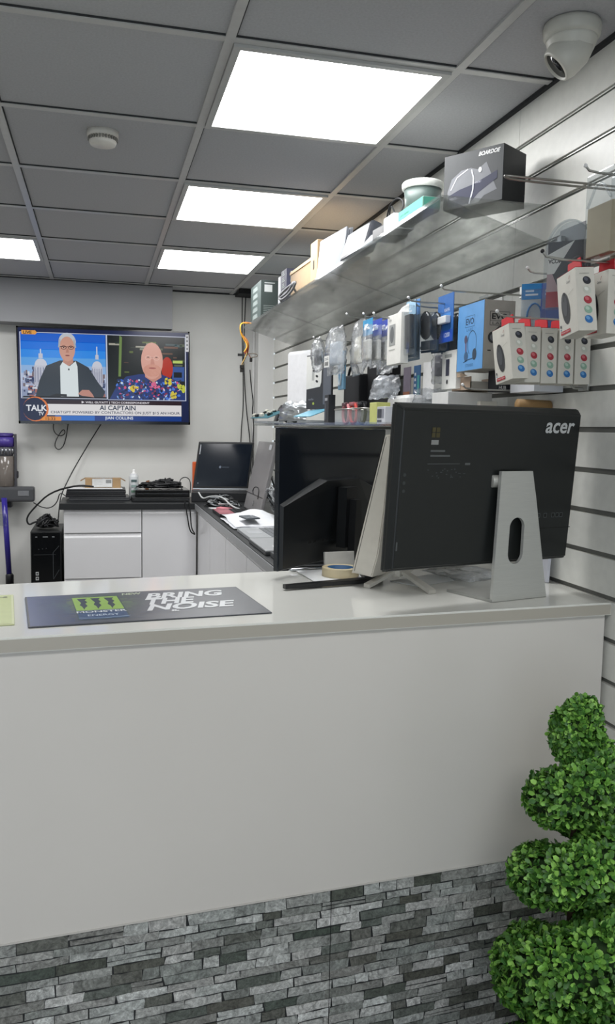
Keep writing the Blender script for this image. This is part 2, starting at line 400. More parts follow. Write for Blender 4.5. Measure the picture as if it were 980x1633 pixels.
B().box(-.235, WX-.002, 5.25, 5.72, BT-.04, BT, '#1e2022', 'plastic', .004).build('slab', t)
t = thing('side_worktop', 'black topped side worktop running along the slatted wall', 'worktop')
B().box(.598, WX-.002, 2.80, 5.249, BT-.04, BT, '#232527', 'plastic', .003).build('slab', t)
B().box(.594, .5975, 2.80, 5.249, BT-.04, BT-.005, '#9a9c9e', 'satin').build('edge_strip', t, 'grey edge strip')

# ================================================================== TELEVISION
TX0, TX1, TZ0, TZ1, TY = -.508, .606, 1.470, 2.098, 5.70
t = thing('television', 'wall television showing a live news interview', 'television', (0, TY, 0), (0, 0, 0))
t.location = (.05, TY, 1.784); t.rotation_euler = (0, -.012, 0)
hw, hh = (TX1-TX0)/2, (TZ1-TZ0)/2
B().box(-hw, hw, .004, .05, -hh, hh, '#0d0e11', 'gloss', .004).box(-.3, .3, .05, .075, -.2, .15, '#101113', 'plastic').build('casing', t)
B().box(-.12, .12, .075, .1985, -.1, .1, '#1a1b1d', 'metal').build('wall_bracket', t)
b = B(); b.plane((-hw, .004, -hh), (1, 0, 0), (0, 0, 1)); wd, ht = 2*hw, 2*hh
for a in ((0, 0, wd, .018), (0, ht-.01, wd, ht), (0, 0, .01, ht), (wd-.01, 0, wd, ht)): b.rect(*a, '#16181c', 4, 'gloss')
b.build('bezel', t)
b = B(); b.lh = .00012; b.plane((-hw+.01, .003, -hh+.018), (1, 0, 0), (0, 0, 1)); sw, sh = wd-.02, ht-.028
G = 'glow'
X = lambda u: u*sw
Y = lambda v: v*sh
def r_(u0, v0, u1, v1, c, l=1): b.rect(X(u0), Y(v0), X(u1), Y(v1), c, l, G)
def p_(ps, c, l=1): b.poly([(X(u), Y(v)) for u, v in ps], c, l, G)
def e_(u, v, ru, rv, c, l=1, rot=0): b.ell(X(u), Y(v), ru*sw, rv*sw, c, l, G, rot)
def t_(s, u0, v0, u1, v1, c, l=6, bold=0, shear=0): b.text(s, X(u0), Y(v0), X(u1), Y(v1), c, l, G, bold, shear)
r_(0, 0, 1, 1, '#14204a', 0)
for k in range(8): r_(.01, .26+k*.085, .502, .26+(k+1)*.086, ['#8f9bb8', '#a9b3cf', '#b9c7e2', '#93b9e6', '#5ba6ec', '#2d8eee', '#1d77e4', '#1a63d2'][k], 1)
R = random.Random(5)
for k in range(480):        # city skyline behind the presenter
    u = R.uniform(.02, .48); v = R.uniform(.26, .57-.1*R.random()); c = R.choice(['#2e3d66', '#55607e', '#8f93aa', '#3a4268', '#20294a', '#7a6e76', '#a56a62', '#d9dbe2'])
    r_(u, v, min(.498, u+R.uniform(.006, .03)), v+R.uniform(.01, .05), c, 2+k*.002)
for (u, s_, top) in ((.125, 1, .80), (.45, .8, .84)):
    r_(u-.04*s_, .38, u+.04*s_, .60, '#b9bccb', 3); e_(u, .60, .036*s_, .042*s_, '#cfd3e0', 3); r_(u-.003, .7, u+.003, top-.02, '#d9dce8', 3); r_(u-.012*s_, .68, u+.012*s_, .73, '#c4c9da', 3)
    for q in range(5): r_(u-.036*s_+q*.016*s_, .42, u-.031*s_+q*.016*s_, .58, '#8a8fa6', 4)
# seated presenter in dark jacket
p_([(.09, .26), (.115, .44), (.155, .60), (.235, .66), (.33, .66), (.40, .59), (.45, .44), (.495, .33), (.48, .26)], '#333c46', 5)
p_([(.235, .27), (.235, .60), (.255, .66), (.29, .60), (.325, .655), (.335, .60), (.34, .27)], '#dfe8ea', 6)
p_([(.252, .64), (.252, .72), (.31, .72), (.312, .64), (.285, .60)], '#c18d7c', 7)
e_(.278, .785, .046, .074, '#cf9b88', 8); e_(.279, .865, .050, .052, '#c3c8ce', 7.5); p_([(.232, .90), (.226, .80), (.236, .80), (.242, .88)], '#aeb2b8', 9); p_([(.322, .90), (.33, .80), (.320, .80), (.314, .88)], '#aeb2b8', 9)
e_(.258, .80, .016, .012, '#5b2b2b', 9); e_(.258, .80, .012, .008, '#d9a894', 10); e_(.300, .80, .016, .012, '#5b2b2b', 9); e_(.300, .80, .012, .008, '#d9a894', 10)
r_(.236, .806, .322, .812, '#3d2024', 11); p_([(.274, .79), (.284, .79), (.288, .745), (.270, .745)], '#b98270', 10); e_(.279, .715, .013, .004, '#8a4a48', 10)
e_(.258, .80, .004, .004, '#2b2426', 12); e_(.30, .80, .004, .004, '#2b2426', 12)
r_(.281, .555, .289, .575, '#22262c', 8)
p_([(.335, .30), (.36, .345), (.40, .345), (.42, .30), (.43, .265), (.36, .28)], '#c08a7c', 8); p_([(.17, .275), (.21, .30), (.27, .295), (.27, .27)], '#26282c', 8)
r_(.02, .235, .505, .27, '#0b0d12', 7)
# second picture: guest in a patterned shirt before shelves
r_(.512, .24, .985, .955, '#151c1e', 1)
for k in range(34):
    u = R.uniform(.515, .95); v = R.uniform(.5, .93); c = R.choice(['#3b4438', '#59604e', '#8f9282', '#20302c', '#6b4b3c', '#44565a', '#a9a79a', '#5b6a34'])
    r_(u, v, min(.98, u+R.uniform(.02, .09)), v+R.uniform(.006, .03), c, 2)
p_([(.575, .5), (.590, .5), (.600, .93), (.585, .95)], '#6f8a4a', 3)
r_(.90, .46, .975, .62, '#38589a', 3); r_(.91, .50, .96, .56, '#11161c', 4); r_(.905, .66, .965, .69, '#bcd26a', 3)
e_(.87, .60, .035, .07, '#b5301e', 4)
p_([(.52, .245), (.56, .38), (.62, .50), (.70, .53), (.84, .53), (.92, .47), (.975, .40), (.98, .245)], '#253a78', 5)
for k in range(260):
    u = R.uniform(.56, .95); v = R.uniform(.25, .47); c = R.choice(['#2f62c8', '#7aa7ea', '#1c2340', '#2c2e38', '#d9567e', '#1e2c5a', '#3a3f4e', '#8e3a58', '#4a7de0', '#d8e6f4'])
    e_(u, v, R.uniform(.002, .011), R.uniform(.002, .009), c, 6+k*.004, R.uniform(0, 3))
for (u, v, c) in ((.665, .375, '#e2c83e'), (.80, .41, '#e06a94'), (.905, .30, '#d8c64a'), (.87, .455, '#dccb3c'), (.955, .385, '#c8cf48')):
    for q in range(7): e_(u+R.uniform(-.02, .02), v+R.uniform(-.03, .03), R.uniform(.008, .018), R.uniform(.006, .013), c, 7.4+q*.02, R.uniform(-2, 2))
    for q in range(3): e_(u+R.uniform(-.012, .012), v+R.uniform(-.015, .015), .004, .003, '#3a3a2a', 7.8)
p_([(.735, .50), (.735, .60), (.83, .60), (.835, .50), (.785, .44)], '#c98f80', 8)
e_(.778, .68, .066, .112, '#dca595', 9); e_(.779, .575, .055, .038, '#d49c8b', 9);
e_(.755, .713, .019, .014, '#edc4b6', 10); e_(.755, .713, .0165, .0115, '#dca595', 10.4); e_(.805, .713, .019, .014, '#edc4b6', 10); e_(.805, .713, .0165, .0115, '#dca595', 10.4); e_(.755, .72, .008, .003, '#5a3a38', 11); e_(.805, .72, .008, .003, '#5a3a38', 11)
r_(.772, .713, .788, .717, '#aa8888', 11); p_([(.773, .70), (.787, .70), (.795, .64), (.768, .64)], '#c98d7e', 10); e_(.78, .60, .022, .005, '#a85e5a', 10)
for a in ((.008, .245, .508, .252), (.008, .95, .99, .957), (.504, .245, .512, .957), (.98, .245, .986, .957), (.008, .245, .013, .957), (.512, .238, .986, .245)): r_(*a, '#c9cfe2', 12)
r_(.02, .93, .095, .975, '#e8a24a', 13); p_([(.095, .925), (.108, .952), (.095, .98)], '#e8a24a', 13); t_('LIVE', .03, .935, .078, .968, '#1c1a18', 14, .02)
# lower captions
r_(.14, .185, .955, .232, '#2a1420', 12); t_('\u25b6 WILL GUYATT | TECH CORRESPONDENT', .355, .193, .76, .225, '#e9e4ea', 14, .02)
r_(.14, .065, .955, .187, '#e6e3e4', 13); t_('AI CAPTAIN', .46, .125, .675, .178, '#1a2a44', 15, .02)
t_('CHATGPT POWERED BY CONTRACTORS ON JUST $15 AN HOUR', .175, .076, .945, .113, '#1f2c4a', 15, .01)
r_(.20, .008, .955, .062, '#2e6fc8', 13); r_(.43, .008, .955, .062, '#123a88', 13.5); t_('|IAN COLLINS', .495, .014, .66, .056, '#e4ecf8', 15, .02)
e_(.09, .13, .074, .074, '#e07a3a', 13.2); e_(.084, .13, .068, .068, '#101c40', 14); t_('TALK', .035, .11, .155, .175, '#e9ebf2', 15, .03); t_('TV', .105, .06, .135, .10, '#e9ebf2', 15, .02)
r_(.12, .005, .235, .05, '#e8923a', 14); t_('15:33', .145, .01, .20, .042, '#3a2014', 15, .01)
b.T = Matrix.Identity(4); b.build('screen', t)
b = B(); b.plane((-hw, .0015, -hh), (1, 0, 0), (0, 0, 1)); b.rect(wd-.028, ht-.135, wd-.006, ht-.02, '#c9c9cc', 1, 'card')
for k in range(4): b.rect(wd-.022, ht-.12+k*.026, wd-.012, ht-.111+k*.026, '#55585e', 2, 'card')
b.build('sticker', t, 'white sticker on the upper right corner of the screen')

def cable(pts, r, c, label, cat='cable', name='cable', group=None, sp=2, m='rubber', n=6):
    return tag(B().tube(pts, r, c, m, n, smoothpath=sp).build(name), label, cat, group)
cable([(-.29, 5.88, 1.50), (-.30, 5.87, 1.42), (-.26, 5.86, 1.38), (-.215, 5.86, 1.40), (-.23, 5.87, 1.44), (-.28, 5.88, 1.36), (-.29, 5.87, 1.31), (-.26, 5.87, 1.285), (-.22, 5.87, 1.33), (-.195, 5.88, 1.5)], .0032, '#1b1c1e', 'thin black cable looping below the television')
cable([(.03, 5.88, 1.49), (-.05, 5.87, 1.36), (-.16, 5.86, 1.17), (-.215, 5.82, 1.06), (-.25, 5.75, .98), (-.262, 5.72, .86), (-.262, 5.62, .81)], .004, '#1b1c1e', 'straight black cable slanting from the television to the bench end')
cable([(-.03, 5.36, 1.075), (-.13, 5.36, 1.086), (-.30, 5.50, 1.03), (-.40, 5.55, .93), (-.455, 5.55, .86), (-.44, 5.55, .81), (-.40, 5.55, .835), (-.34, 5.55, .838)], .006, '#141517', 'thick black cable arching from the laptops to the computer tower')
cable([(-.43, 5.86, .93), (-.38, 5.84, .90), (-.32, 5.80, .895), (-.27, 5.75, .94), (-.25, 5.65, 1.02), (-.2, 5.5, 1.0)], .0035, '#26282a', 'thin dark cable sagging from the vacuum dock to the bench')

# ================================================================== ACRYLIC SHELVES
SH = 2.085; SF = .880
def shelf(y0, y1, label):
    t = thing('acrylic_shelf', label, 'shelf', (0, y0, 0), group='clear acrylic shelves on the slatted wall')
    w = y1-y0-.004
    b = B(); b.box(SF, WX+.004, .002, w, SH-.004, SH, '#9fa29f', 'acrylic'); b.build('top_plate', t)
    b = B(); th = .004
    b.prism([(SF, SH-.0045), (WX+.004, 1.986), (WX+.004, 1.981), (SF, SH-.0095)], .002, w, '#8e918e', 'acrylic', 'y'); b.build('sloping_plate', t)
    b = B(); b.box(SF-.003, SF, .002, w, SH-.010, SH+.001, '#d6dad6', 'clearbox'); b.build('front_lip', t)
shelf(2.09, 3.18, 'clear acrylic shelf nearest the camera, under the black headset box')
shelf(3.18, 4.27, 'middle clear acrylic shelf, under the papers and the cardboard box')
shelf(4.27, 5.12, 'far clear acrylic shelf, under the two dark boxes by the corner')

# --- things on the shelves
def carton(name, label, cat, loc, rz, w, d, h, c, m='card', group=None, tilt=0, rx=0):
    """closed box, its front lower left corner at loc; w along x, d along y"""
    t = thing(name, label, cat, loc, (rx, tilt, rz), group)
    bd = B(); bd.box(0, w, 0, d, 0, h, c, m, .0015); bd.build('body', t); return t
# VR headset box
t = thing('headset_box', 'large black box picturing a virtual reality headset, at the near end of the top shelf', 'box', (.93, 2.155, SH+.001), (0, 0, .06))
t.location = (.952, 2.246, SH+.0012); t.rotation_euler = (0, 0, math.radians(-57))
FW, FD, FH = .188, .121, .147
B().box(0, FW, 0, FD, 0, FH, '#1a1c1f', 'card', .001).build('box_body', t)
b = B(); b.plane((0, 0, 0), (1, 0, 0), (0, 0, 1)); b.T = b.T@Matrix.Diagonal((.188/.215, .147/.142, 1, 1)); b.rect(.001, .001, .214, .141, '#4e5052', 1)
b.poly([(.02, .02), (.015, .045), (.03, .078), (.065, .096), (.10, .098), (.125, .09), (.155, .105), (.172, .075), (.178, .06), (.195, .03), (.15, .02), (.13, .004), (.02, .004)], '#83858a', 2)
b.poly([(.018, .01), (.018, .035), (.06, .047), (.115, .055), (.195, .078), (.195, .058), (.13, .03), (.10, .006), (.018, .006)], '#34374e', 3)
b.line([(.028, .05), (.05, .08), (.09, .096)], .003, '#e6e6ee', 4); b.line([(.103, .093), (.111, .07), (.110, .04), (.098, .006)], .0045, '#e2e4ee', 5)
b.ell(.134, .088, .006, .007, '#e9eaee', 5); b.text('WIRELESS', .025, .023, .052, .029, '#d8d8e6', 5, shear=.2); b.text('HEADSET', .116, .055, .140, .0595, '#c4c4d4', 5, shear=.2)
b.text('BOARDOE', .126, .123, .203, .134, '#f4f4f4', 3, bold=.03, shear=.35)
b.build('printed_front', t, 'grey front panel with a picture of the headset')
# tub
t = thing('plastic_tub', 'round clear plastic tub with white lid on the near shelf', 'tub', (.950, 2.40, SH+.0365))
B().lathe([(.046, 0), (.050, .002), (.057, .068), (.055, .068), (.048, .004)], '#5b6a66', 'plastic', 32).build('bowl', t)
B().lathe([(.060, .062), (.062, .064), (.063, .078), (.060, .082), (.052, .085), (0, .085)], '#e6e9e2', 'plastic', 36).build('lid', t)
t = thing('teal_box', 'flat teal and white box under the plastic tub', 'box', (.886, 2.235, SH+.0012), (0, 0, 0))
B().box(0, .052, 0, .225, 0, .034, '#e4e8e6', 'card', .001).build('body', t)
b = B(); b.plane((-.0002, .225, 0), (0, -1, 0), (0, 0, 1)); b.rect(0.03, .001, .225, .033, '#5fb8a0', 2); b.text('pro series', .05, .012, .12, .022, '#2d7a66', 3); b.build('teal_sleeve', t)
b = B(); b.plane((0, -.0002, 0), (1, 0, 0), (0, 0, 1)); b.rect(.001, .001, .051, .033, '#5fb8a0', 2); b.build('teal_end', t)
t = thing('white_packet', 'small white printed packet beside the teal box on the near shelf', 'box', (.886, 2.475, SH+.0012), (0, 0, .02))
B().box(0, .07, 0, .085, 0, .046, '#e2e4e6', 'card', .001).build('body', t)
b = B(); b.plane((-.0002, .085, 0), (0, -1, 0), (0, 0, 1))
for q in range(9): b.line([(.006+q*.009, .006), (.010+q*.0085, .022+(q % 3)*.006)], .0012, '#70757c', 2)
b.build('printed_marks', t)
t = thing('power_adapter', 'black power adapter with a looped cable on the near shelf', 'power adapter', (.89, 2.575, SH+.0012), (0, 0, .05))
B().box(0, .085, 0, .10, 0, .036, '#131416', 'plastic', .004).build('body', t)
B().tube([(.03, .05, .036), (.02, .02, .09), (.03, -.03, .115), (.04, -.07, .09), (.03, -.06, .05), (.03, -.02, .06), (.035, .02, .10), (.04, .05, .10), (.04, .06, .037)], .003, '#141517', 'rubber', 6, smoothpath=3).build('cord', t)
t = thing('folded_leaflet', 'white folded leaflet leaning by the power adapter', 'paper', (.90, 2.70, SH+.0012), (0, 0, .2))
B().prism([(0, 0), (.05, .055), (.052, .054), (.002, 0)], 0, .11, '#b9bcc0', 'card', 'y').build('sheet', t)
# grey laptop shell leaning, paper sheets, cardboard
t = thing('grey_router', 'grey plastic casing leaning beside the white papers on the middle shelf', 'casing', (.905, 2.84, SH+.016), (0, math.radians(18), .04))
B().box(0, .045, 0, .26, 0, .110, '#42454c', 'satin', .012, 3).build('shell', t)
B().box(-.001, .0, .02, .24, .012, .014, '#55585e', 'satin').build('seam', t)
def sheet_stack(name, label, loc, rot, w, h, th, c, seed):
    R = random.Random(seed); t = thing(name, label, 'papers', loc, rot); b = B()
    for k in range(4):
        j = R.uniform(-.006, .006); b.box(k*th/4, (k+.6)*th/4, j, w+j+R.uniform(0, .01), 0, h+R.uniform(-.012, .0), c, 'card')
    b.build('sheets', t); return t
sheet_stack('paper_stack', 'bundle of white papers standing on the middle shelf', (.915, 3.13, SH+.0012), (0, math.radians(6), .1), .28, .165, .03, '#b4b9c2', 3)
t = thing('cardboard_tray', 'upright tan cardboard tray with a hand slot on the middle shelf', 'cardboard box', (.895, 3.43, SH+.0012), (0, 0, .02))
B().box(0, .20, 0, .105, 0, .170, '#c9a87e', 'card', .002).build('body', t)
b = B(); b.plane((-.0002, .105, 0), (0, -1, 0), (0, 0, 1)); b.poly([(.042, .055), (.058, .055), (.062, .064), (.062, .088), (.056, .096), (.042, .09)], '#3d2f24', 2); b.build('hand_slot', t)
t = thing('cardboard_box', 'brown cardboard box lying behind the upright tan tray', 'cardboard box', (.93, 3.555, SH+.0012), (0, 0, .02))
B().box(0, .24, 0, .48, 0, .125, '#a48a68', 'card', .002).build('body', t)
B().box(-.004, .24, -.002, .485, .1255, .140, '#cdb38c', 'card', .002).build('lid', t)
t = thing('cable_loop', 'grey cable loops hanging over the front edge of the middle shelf', 'cable', (.876, 3.72, SH+.004))
B().tube([(.02, .1, .012), (-.01, .05, .03), (-.012, -.05, .035), (-.012, .03, .002), (-.013, .25, -.012), (-.012, .35, .02), (.01, .25, .05), (.01, .1, .05), (-.012, .02, .04), (-.012, .12, .008), (-.012, .3, .01), (.02, .42, .012)], .0055, '#6c6d70', 'rubber', 8, smoothpath=2).build('cord', t)
for k, (y, w, h, c, lab, dd) in enumerate(((4.06, .11, .165, '#3a3d52', 'dark blue printed box between the white slab and the brown cardboard box', .14), (4.20, .05, .15, '#dcdfe2', 'narrow white box standing between the dark boxes on the top shelf', .16), (4.70, .32, .215, '#3b4644', 'dark green grey printed box at the corner end of the top shelf', .10))):
    t = thing('product_box', lab, 'box', (.905 if k < 2 else .90, y, SH+.0012), (0, 0, .03 if k < 2 else 0), 'product boxes at the far end of the top shelf')
    B().box(0, dd, 0, w, 0, h, c, 'card', .001).build('body', t)
    if k != 1:
        b = B(); b.plane((0, -.0002, 0), (1, 0, 0), (0, 0, 1)); b.rect(.02, h-.065, .065, h-.025, '#cfd3d2', 2)
        b.rect(.02, h-.018, .08, h-.012, '#b9bfbe', 2)
        for q in range(7): b.rect(.015, .012+q*.010, .08-.006*(q % 3), .0145+q*.010, '#98a19f', 2)
        b.build('front_print', t); b = B(); b.plane((-.0002, w, 0), (0, -1, 0), (0, 0, 1))
        for q in range(5):
            for z_ in range(3): b.rect(w*.22+.004*z_, .02+q*h*.18+z_*.008, w*.7-.008*z_, .0235+q*h*.18+z_*.008, '#a9b3b0', 2)
        b.build('side_print', t)
# wiring loom at the end of the shelf
t = thing('wiring_loom', 'coloured computer power wires dangling from the far end of the top shelf', 'wires', (.855, 5.0, 2.09))
R = random.Random(4)
for k, c in enumerate(['#d9a32a', '#c9502e', '#1d1e20', '#e0b84a', '#8c2a2a', '#c87838']):
    o = k*.004-.010
    B().tube([(.08, .05, .004+o*.2), (.0, .02, .01+o*.2), (-.025, o, -.012), (-.018+o*.4, o, -.06), (.015+o, .0, -.10), (.03+o*.6, o, -.135), (.012+o, o, -.17-.01*(k % 3))], .0034, c, 'rubber', 6, smoothpath=2).build('wire', t)
for k in range(6):
    a = (R.uniform(-.03, .055), R.uniform(-.02, .02), R.uniform(-.30, -.18))
    B().tube([(.02, 0, -.16), (.02+a[0]*.4, a[1], -.19), a], .0022, ['#1d1e20', '#c9a45a', '#b6432e', '#2b2c2e', '#d6c7a0', '#8a8a60'][k], 'rubber', 5, smoothpath=1).build('wire', t)
    B().box(a[0]-.008, a[0]+.008, a[1]-.005, a[1]+.005, a[2]-.018, a[2]+.002, '#1a1713', 'plastic', .001).build('plug', t)
B().box(-.035, .005, -.006, .006, -.195, -.18, '#191a1b', 'plastic', .001).build('plug', t)
B().tube([(.02, 0, -.18), (.06, 0, -.175), (.085, 0, -.18), (.085, 0, -.195), (.05, 0, -.2)], .003, '#6f665a', 'rubber', 6, smoothpath=2).build('wire', t)
# wires down the back corner
for k, (pts, lab) in enumerate(((((.975, 5.78, 2.375), (.985, 5.83, 2.1), (1.0, 5.85, 1.83), (1.005, 5.86, 1.6), (.99, 5.86, 1.45), (.985, 5.86, 1.0)), 'leftmost of the black wires running down the back corner'),
    (((1.0, 5.78, 2.375), (.995, 5.83, 2.0), (1.012, 5.85, 1.75), (1.03, 5.85, 1.55), (1.055, 5.84, 1.37), (1.06, 5.8, 1.0)), 'second black wire down the back corner, crossing the first'),
    (((1.035, 5.78, 1.87), (1.05, 5.8, 1.75), (1.066, 5.8, 1.65), (1.058, 5.8, 1.58), (1.072, 5.8, 1.48), (1.065, 5.8, 1.38), (1.068, 5.78, 1.0)), 'wavy black wire below the coloured loom in the back corner'))):
    cable(pts, .0036, '#1a1b1c', lab, 'wire', 'hanging_wire')

# ================================================================== HOOKS AND HANGING GOODS
def hook(x0, y, z, label, double=True, ztip=.012, tipc='#e8e8e8'):
    """euro hook standing out of the slat wall at height z, its tip at x0"""
    t = thing('display_hook', label, 'hook', (WX, y, z)); L_ = x0-WX
    t['group'] = 'metal display hooks on the slatted wall'
    B().tube([(0, 0, 0), (L_*.5, 0, 0), (L_+.012, 0, 0), (L_, 0, ztip)], .0026, '#b9b9b6', 'metal', 8, smoothpath=1).build('prong', t)
    B().ball((L_, 0, ztip), .0045, tipc, 'plastic', 10, 6).build('tip', t)
    B().box(-.004, .002, -.022, .022, -.006, .028, '#c2c3c0', 'metal', .001).build('back_plate', t)
    return t
# mouse retail cartons
def mouse_carton():
    """hangs by its tab; origin under the hook, box spans x 0..0.04 (depth), y -.045..+.045"""
    t = thing('mouse_box', 'x', 'box', group='white boxed computer mice with red hang tabs')
    h, w, d = .134, .088, .042; z0 = -.152; zt = -.018
    b = B(); b.box(0, d, -w/2, w/2, z0, zt, '#d5d2c8', 'card', .0012); b.build('carton', t)
    b = B(); b.prism([(-w*.36, zt), (w*.36, zt), (w*.32, zt+.026), (-w*.32, zt+.026)], d*.5-.001, d*.5+.001, '#c8202c', 'card', 'x')
    b.add([(0, -w/2, zt+.0005), (d, -w/2, zt+.0005), (d, w/2, zt+.0005), (0, w/2, zt+.0005)], [(0, 1, 2, 3)], '#c8202c', 'card'); b.build('hang_tab', t, 'red hang tab')
    b = B(); b.plane((-.0002, w/2, z0), (0, -1, 0), (0, 0, 1))
    b.ell(.036, .060, .018, .036, '#2a2c2f', 2, rot=.22); b.ell(.033, .066, .012, .024, '#45484c', 3, rot=.22); b.line([(.032, .094), (.030, .075)], .002, '#111214', 4)
    b.line([(.05, .085), (.075, .092)], .001, '#b6b4ac', 2); b.text('Genius', .045, .110, .062, .116, '#55565a', 2, shear=.3); b.line([(.058, .117), (.062, .124)], .0015, '#9a2a2a', 3)
    b.rect(.008, .006, .052, .014, '#b3232e', 2); b.text('Wireless Optical', .011, .008, .049, .0125, '#f0dede', 3)
    b.rect(.006, .022, .012, .028, '#4b4d50', 2); b.ell(.009, .018, .002, .002, '#3f7fae', 2)
    b.T = Matrix.Identity(4); b.build('front_print', t); b = B()      # then the side facing the entrance
    b.plane((0, -w/2-.0002, z0), (1, 0, 0), (0, 0, 1))
    for k, c in enumerate(['#2f72b4', '#8fb09c', '#a8323e', '#c9cbc0', '#2a2c34']):
        b.ell(.024, .024+k*.0205, .0095, .0078, c, 2, rot=-.6); b.ell(.022, .0265+k*.0205, .005, .0035, ['#6aa3d6', '#b9d0c2', '#cf6a72', '#e6e8e0', '#565964'][k], 3, rot=-.6)
    b.rect(.008, .120, .030, .1215, '#a9a79e', 2); b.build('side_print', t); return t
proto = mouse_carton()
hk = hook(.928, 1.84, 1.741, 'hook carrying the lower row of white mouse boxes')
low = [(.957, -.13, 'front box of the lower row of boxed mice, hanging tilted'), (1.003, -.03, 'second boxed mouse from the front of the lower row'), (1.049, .02, 'middle boxed mouse of the lower row of five'),
       (1.095, .0, 'fourth boxed mouse from the front of the lower row'), (1.141, .0, 'boxed mouse nearest the wall in the lower row')]
for k, (x, tl, lab) in enumerate(low):
    if k == 0: proto.location = (x, 1.882, 1.738); proto.rotation_euler = (tl, -.06, .0); proto['label'] = lab
    else: dup(proto, (x, 1.882, 1.738), (tl*.5, -.02, 0), lab)
hook(.905, 1.60, 1.830, 'black tipped hook carrying the upper pair of mouse boxes', tipc='#16171a', ztip=.014)
dup(proto, (.978, 1.630, 1.826), (-.11, -.06, -.10), 'larger looking boxed mouse at the front of the upper hook')
dup(proto, (1.046, 1.612, 1.828), (-.02, .0, -.05), 'boxed mouse cut by the right edge of the photo')
# long double hook over the near end of the shelf
t = thing('long_hook', 'long double wire hook crossing in front of the black headset box', 'hook', (WX, 1.70, 2.018)); t['group'] = 'metal display hooks on the slatted wall'
B().tube([(0, -.012, 0), (-.305, -.012, .0), (-.327, -.006, .002), (-.331, 0, .003), (-.327, .006, .002), (-.305, .012, 0), (0, .012, 0)], .0026, '#a5a29c', 'metal', 8, smoothpath=2).build('prong', t)
B().box(-.004, .002, -.022, .022, -.006, .028, '#c2c3c0', 'metal', .001).build('back_plate', t)

# headset boxes: EVO
t = thing('headphone_box', 'tall blue and grey boxed headset hanging beside the lower mouse boxes', 'box', (1.022, 2.10, 1.638))
w, d, h = .092, .168, .186
B().box(0, w, 0, d, 0, h, '#a09d95', 'card', .0012).build('carton', t)
B().box(.03, .034, .05, .10, h, h+.022, '#9a9a96', 'clearbox').build('hang_tab', t)
b = B(); b.plane((-.0002, d, 0), (0, -1, 0), (0, 0, 1)); b.rect(.0005, .0005, d-.0005, h-.0005, '#62a0dc', 2)
b.text('EVO', .055, .128, .105, .146, '#22405e', 3, bold=.02); b.line([(.05, .152), (.11, .152), (.11, .122), (.05, .122), (.05, .152)], .001, '#2c5478', 3); b.text('LABS', .06, .110, .10, .118, '#4a7fb2', 3)
pts = [(.098+.028*math.cos(a), .075+.034*math.sin(a)) for a in [math.radians(q) for q in range(-50, 240, 12)]]
b.line(pts, .0022, '#2b4c6c', 3); b.ell(.116, .043, .013, .016, '#2f4154', 4); b.ell(.062, .040, .013, .014, '#3f6185', 4); b.line([(.060, .05), (.058, .08)], .008, '#6d5a78', 3); b.ell(.058, .088, .010, .012, '#55506a', 4)
b.line([(.045, .024), (.075, .030), (.11, .033)], .002, '#24425e', 4); b.text('STEREO', .06, .010, .11, .018, '#3a6b9c', 3); b.build('front_print', t, 'blue printed front'); b = B()
b.plane((0, -.0002, 0), (1, 0, 0), (0, 0, 1)); b.text('EVO', .022, .134, .070, .150, '#1e1f20', 3, bold=.03); b.line([(.017, .155), (.075, .155), (.075, .118), (.017, .118), (.017, .155)], .0012, '#3a3b3c', 3); b.line([(.017, .13), (.075, .13)], .001, '#3a3b3c', 3); b.text('LABS', .024, .120, .066, .127, '#4a4b4c', 3)
b.ell(.028, .085, .016, .016, '#2b2d30', 3); b.ell(.028, .085, .010, .010, '#6a6c70', 4); b.line([(.03, .10), (.045, .115), (.065, .115)], .003, '#2b2d30', 3); b.ell(.052, .062, .012, .012, '#2b2d30', 3); b.rect(.012, .048, .022, .051, '#1e1f20', 3)
b.build('side_print', t)
hook(.935, 2.20, 1.858, 'hook tip left of the blue headset box')

def blister(label, loc, w, h, cardc, bodyc, group, rot=(0, 0, 0), headc=None, thick=.018, kind='mouse', cat='packet', name='blister_pack'):
    """card in the y-z plane facing -x with a clear bubble over its content; origin at top centre"""
    t = thing(name, label, cat, loc, rot, group)
    b = B(); b.box(0, .0012, -w/2, w/2, -h, 0, cardc, 'card')
    if kind == 'mouse': b = B(); b.box(0, .0012, -w/2, w/2, -h, -h*.72, cardc, 'card')
    if headc: b.plane((-.0002, w/2, -h), (0, -1, 0), (0, 0, 1)); b.rect(.001, h*.74, w-.001, h-.001, headc, 1); b.rect(w*.15, h*.80, w*.6, h*.83, '#e6ecf4', 2); b.rect(w*.15, h*.86, w*.45, h*.89, '#cfe0f2', 2)
    b.build('backing_card', t)
    b = B()
    if kind == 'mouse':
        b.ball((-thick*.5, 0, -h*.38), (thick*.46, w*.34, h*.33), bodyc, 'gloss', 20, 14)
    elif kind == 'cable':
        for q in range(5): b.tube([(-thick*.4+q*.001, w*.26*math.cos(a), -h*.55+h*.22*math.sin(a)) for a in [2*PI*i/16 for i in range(16)]], .0022, bodyc, 'rubber', 5, closed=True)
        b.T = Matrix.Identity(4); b.box(-thick*.7, -.002, -w*.2, -w*.05, -h*.92, -h*.78, bodyc, 'plastic', .001)
    else:
        b.box(-thick*.8, -.001, -w*.3, w*.3, -h*.85, -h*.25, bodyc, 'plastic', .003)
    b.build('product', t)
    b = B(); x0 = -thick
    b.box(x0, -.0004, -w*.46, w*.46, -h*.97, -h*.10, '#dfe4e8', 'clearbox', min(.007, thick*.3), 2); b.build('bubble', t); return t
grp = 'clear packs of black mice on one hook'
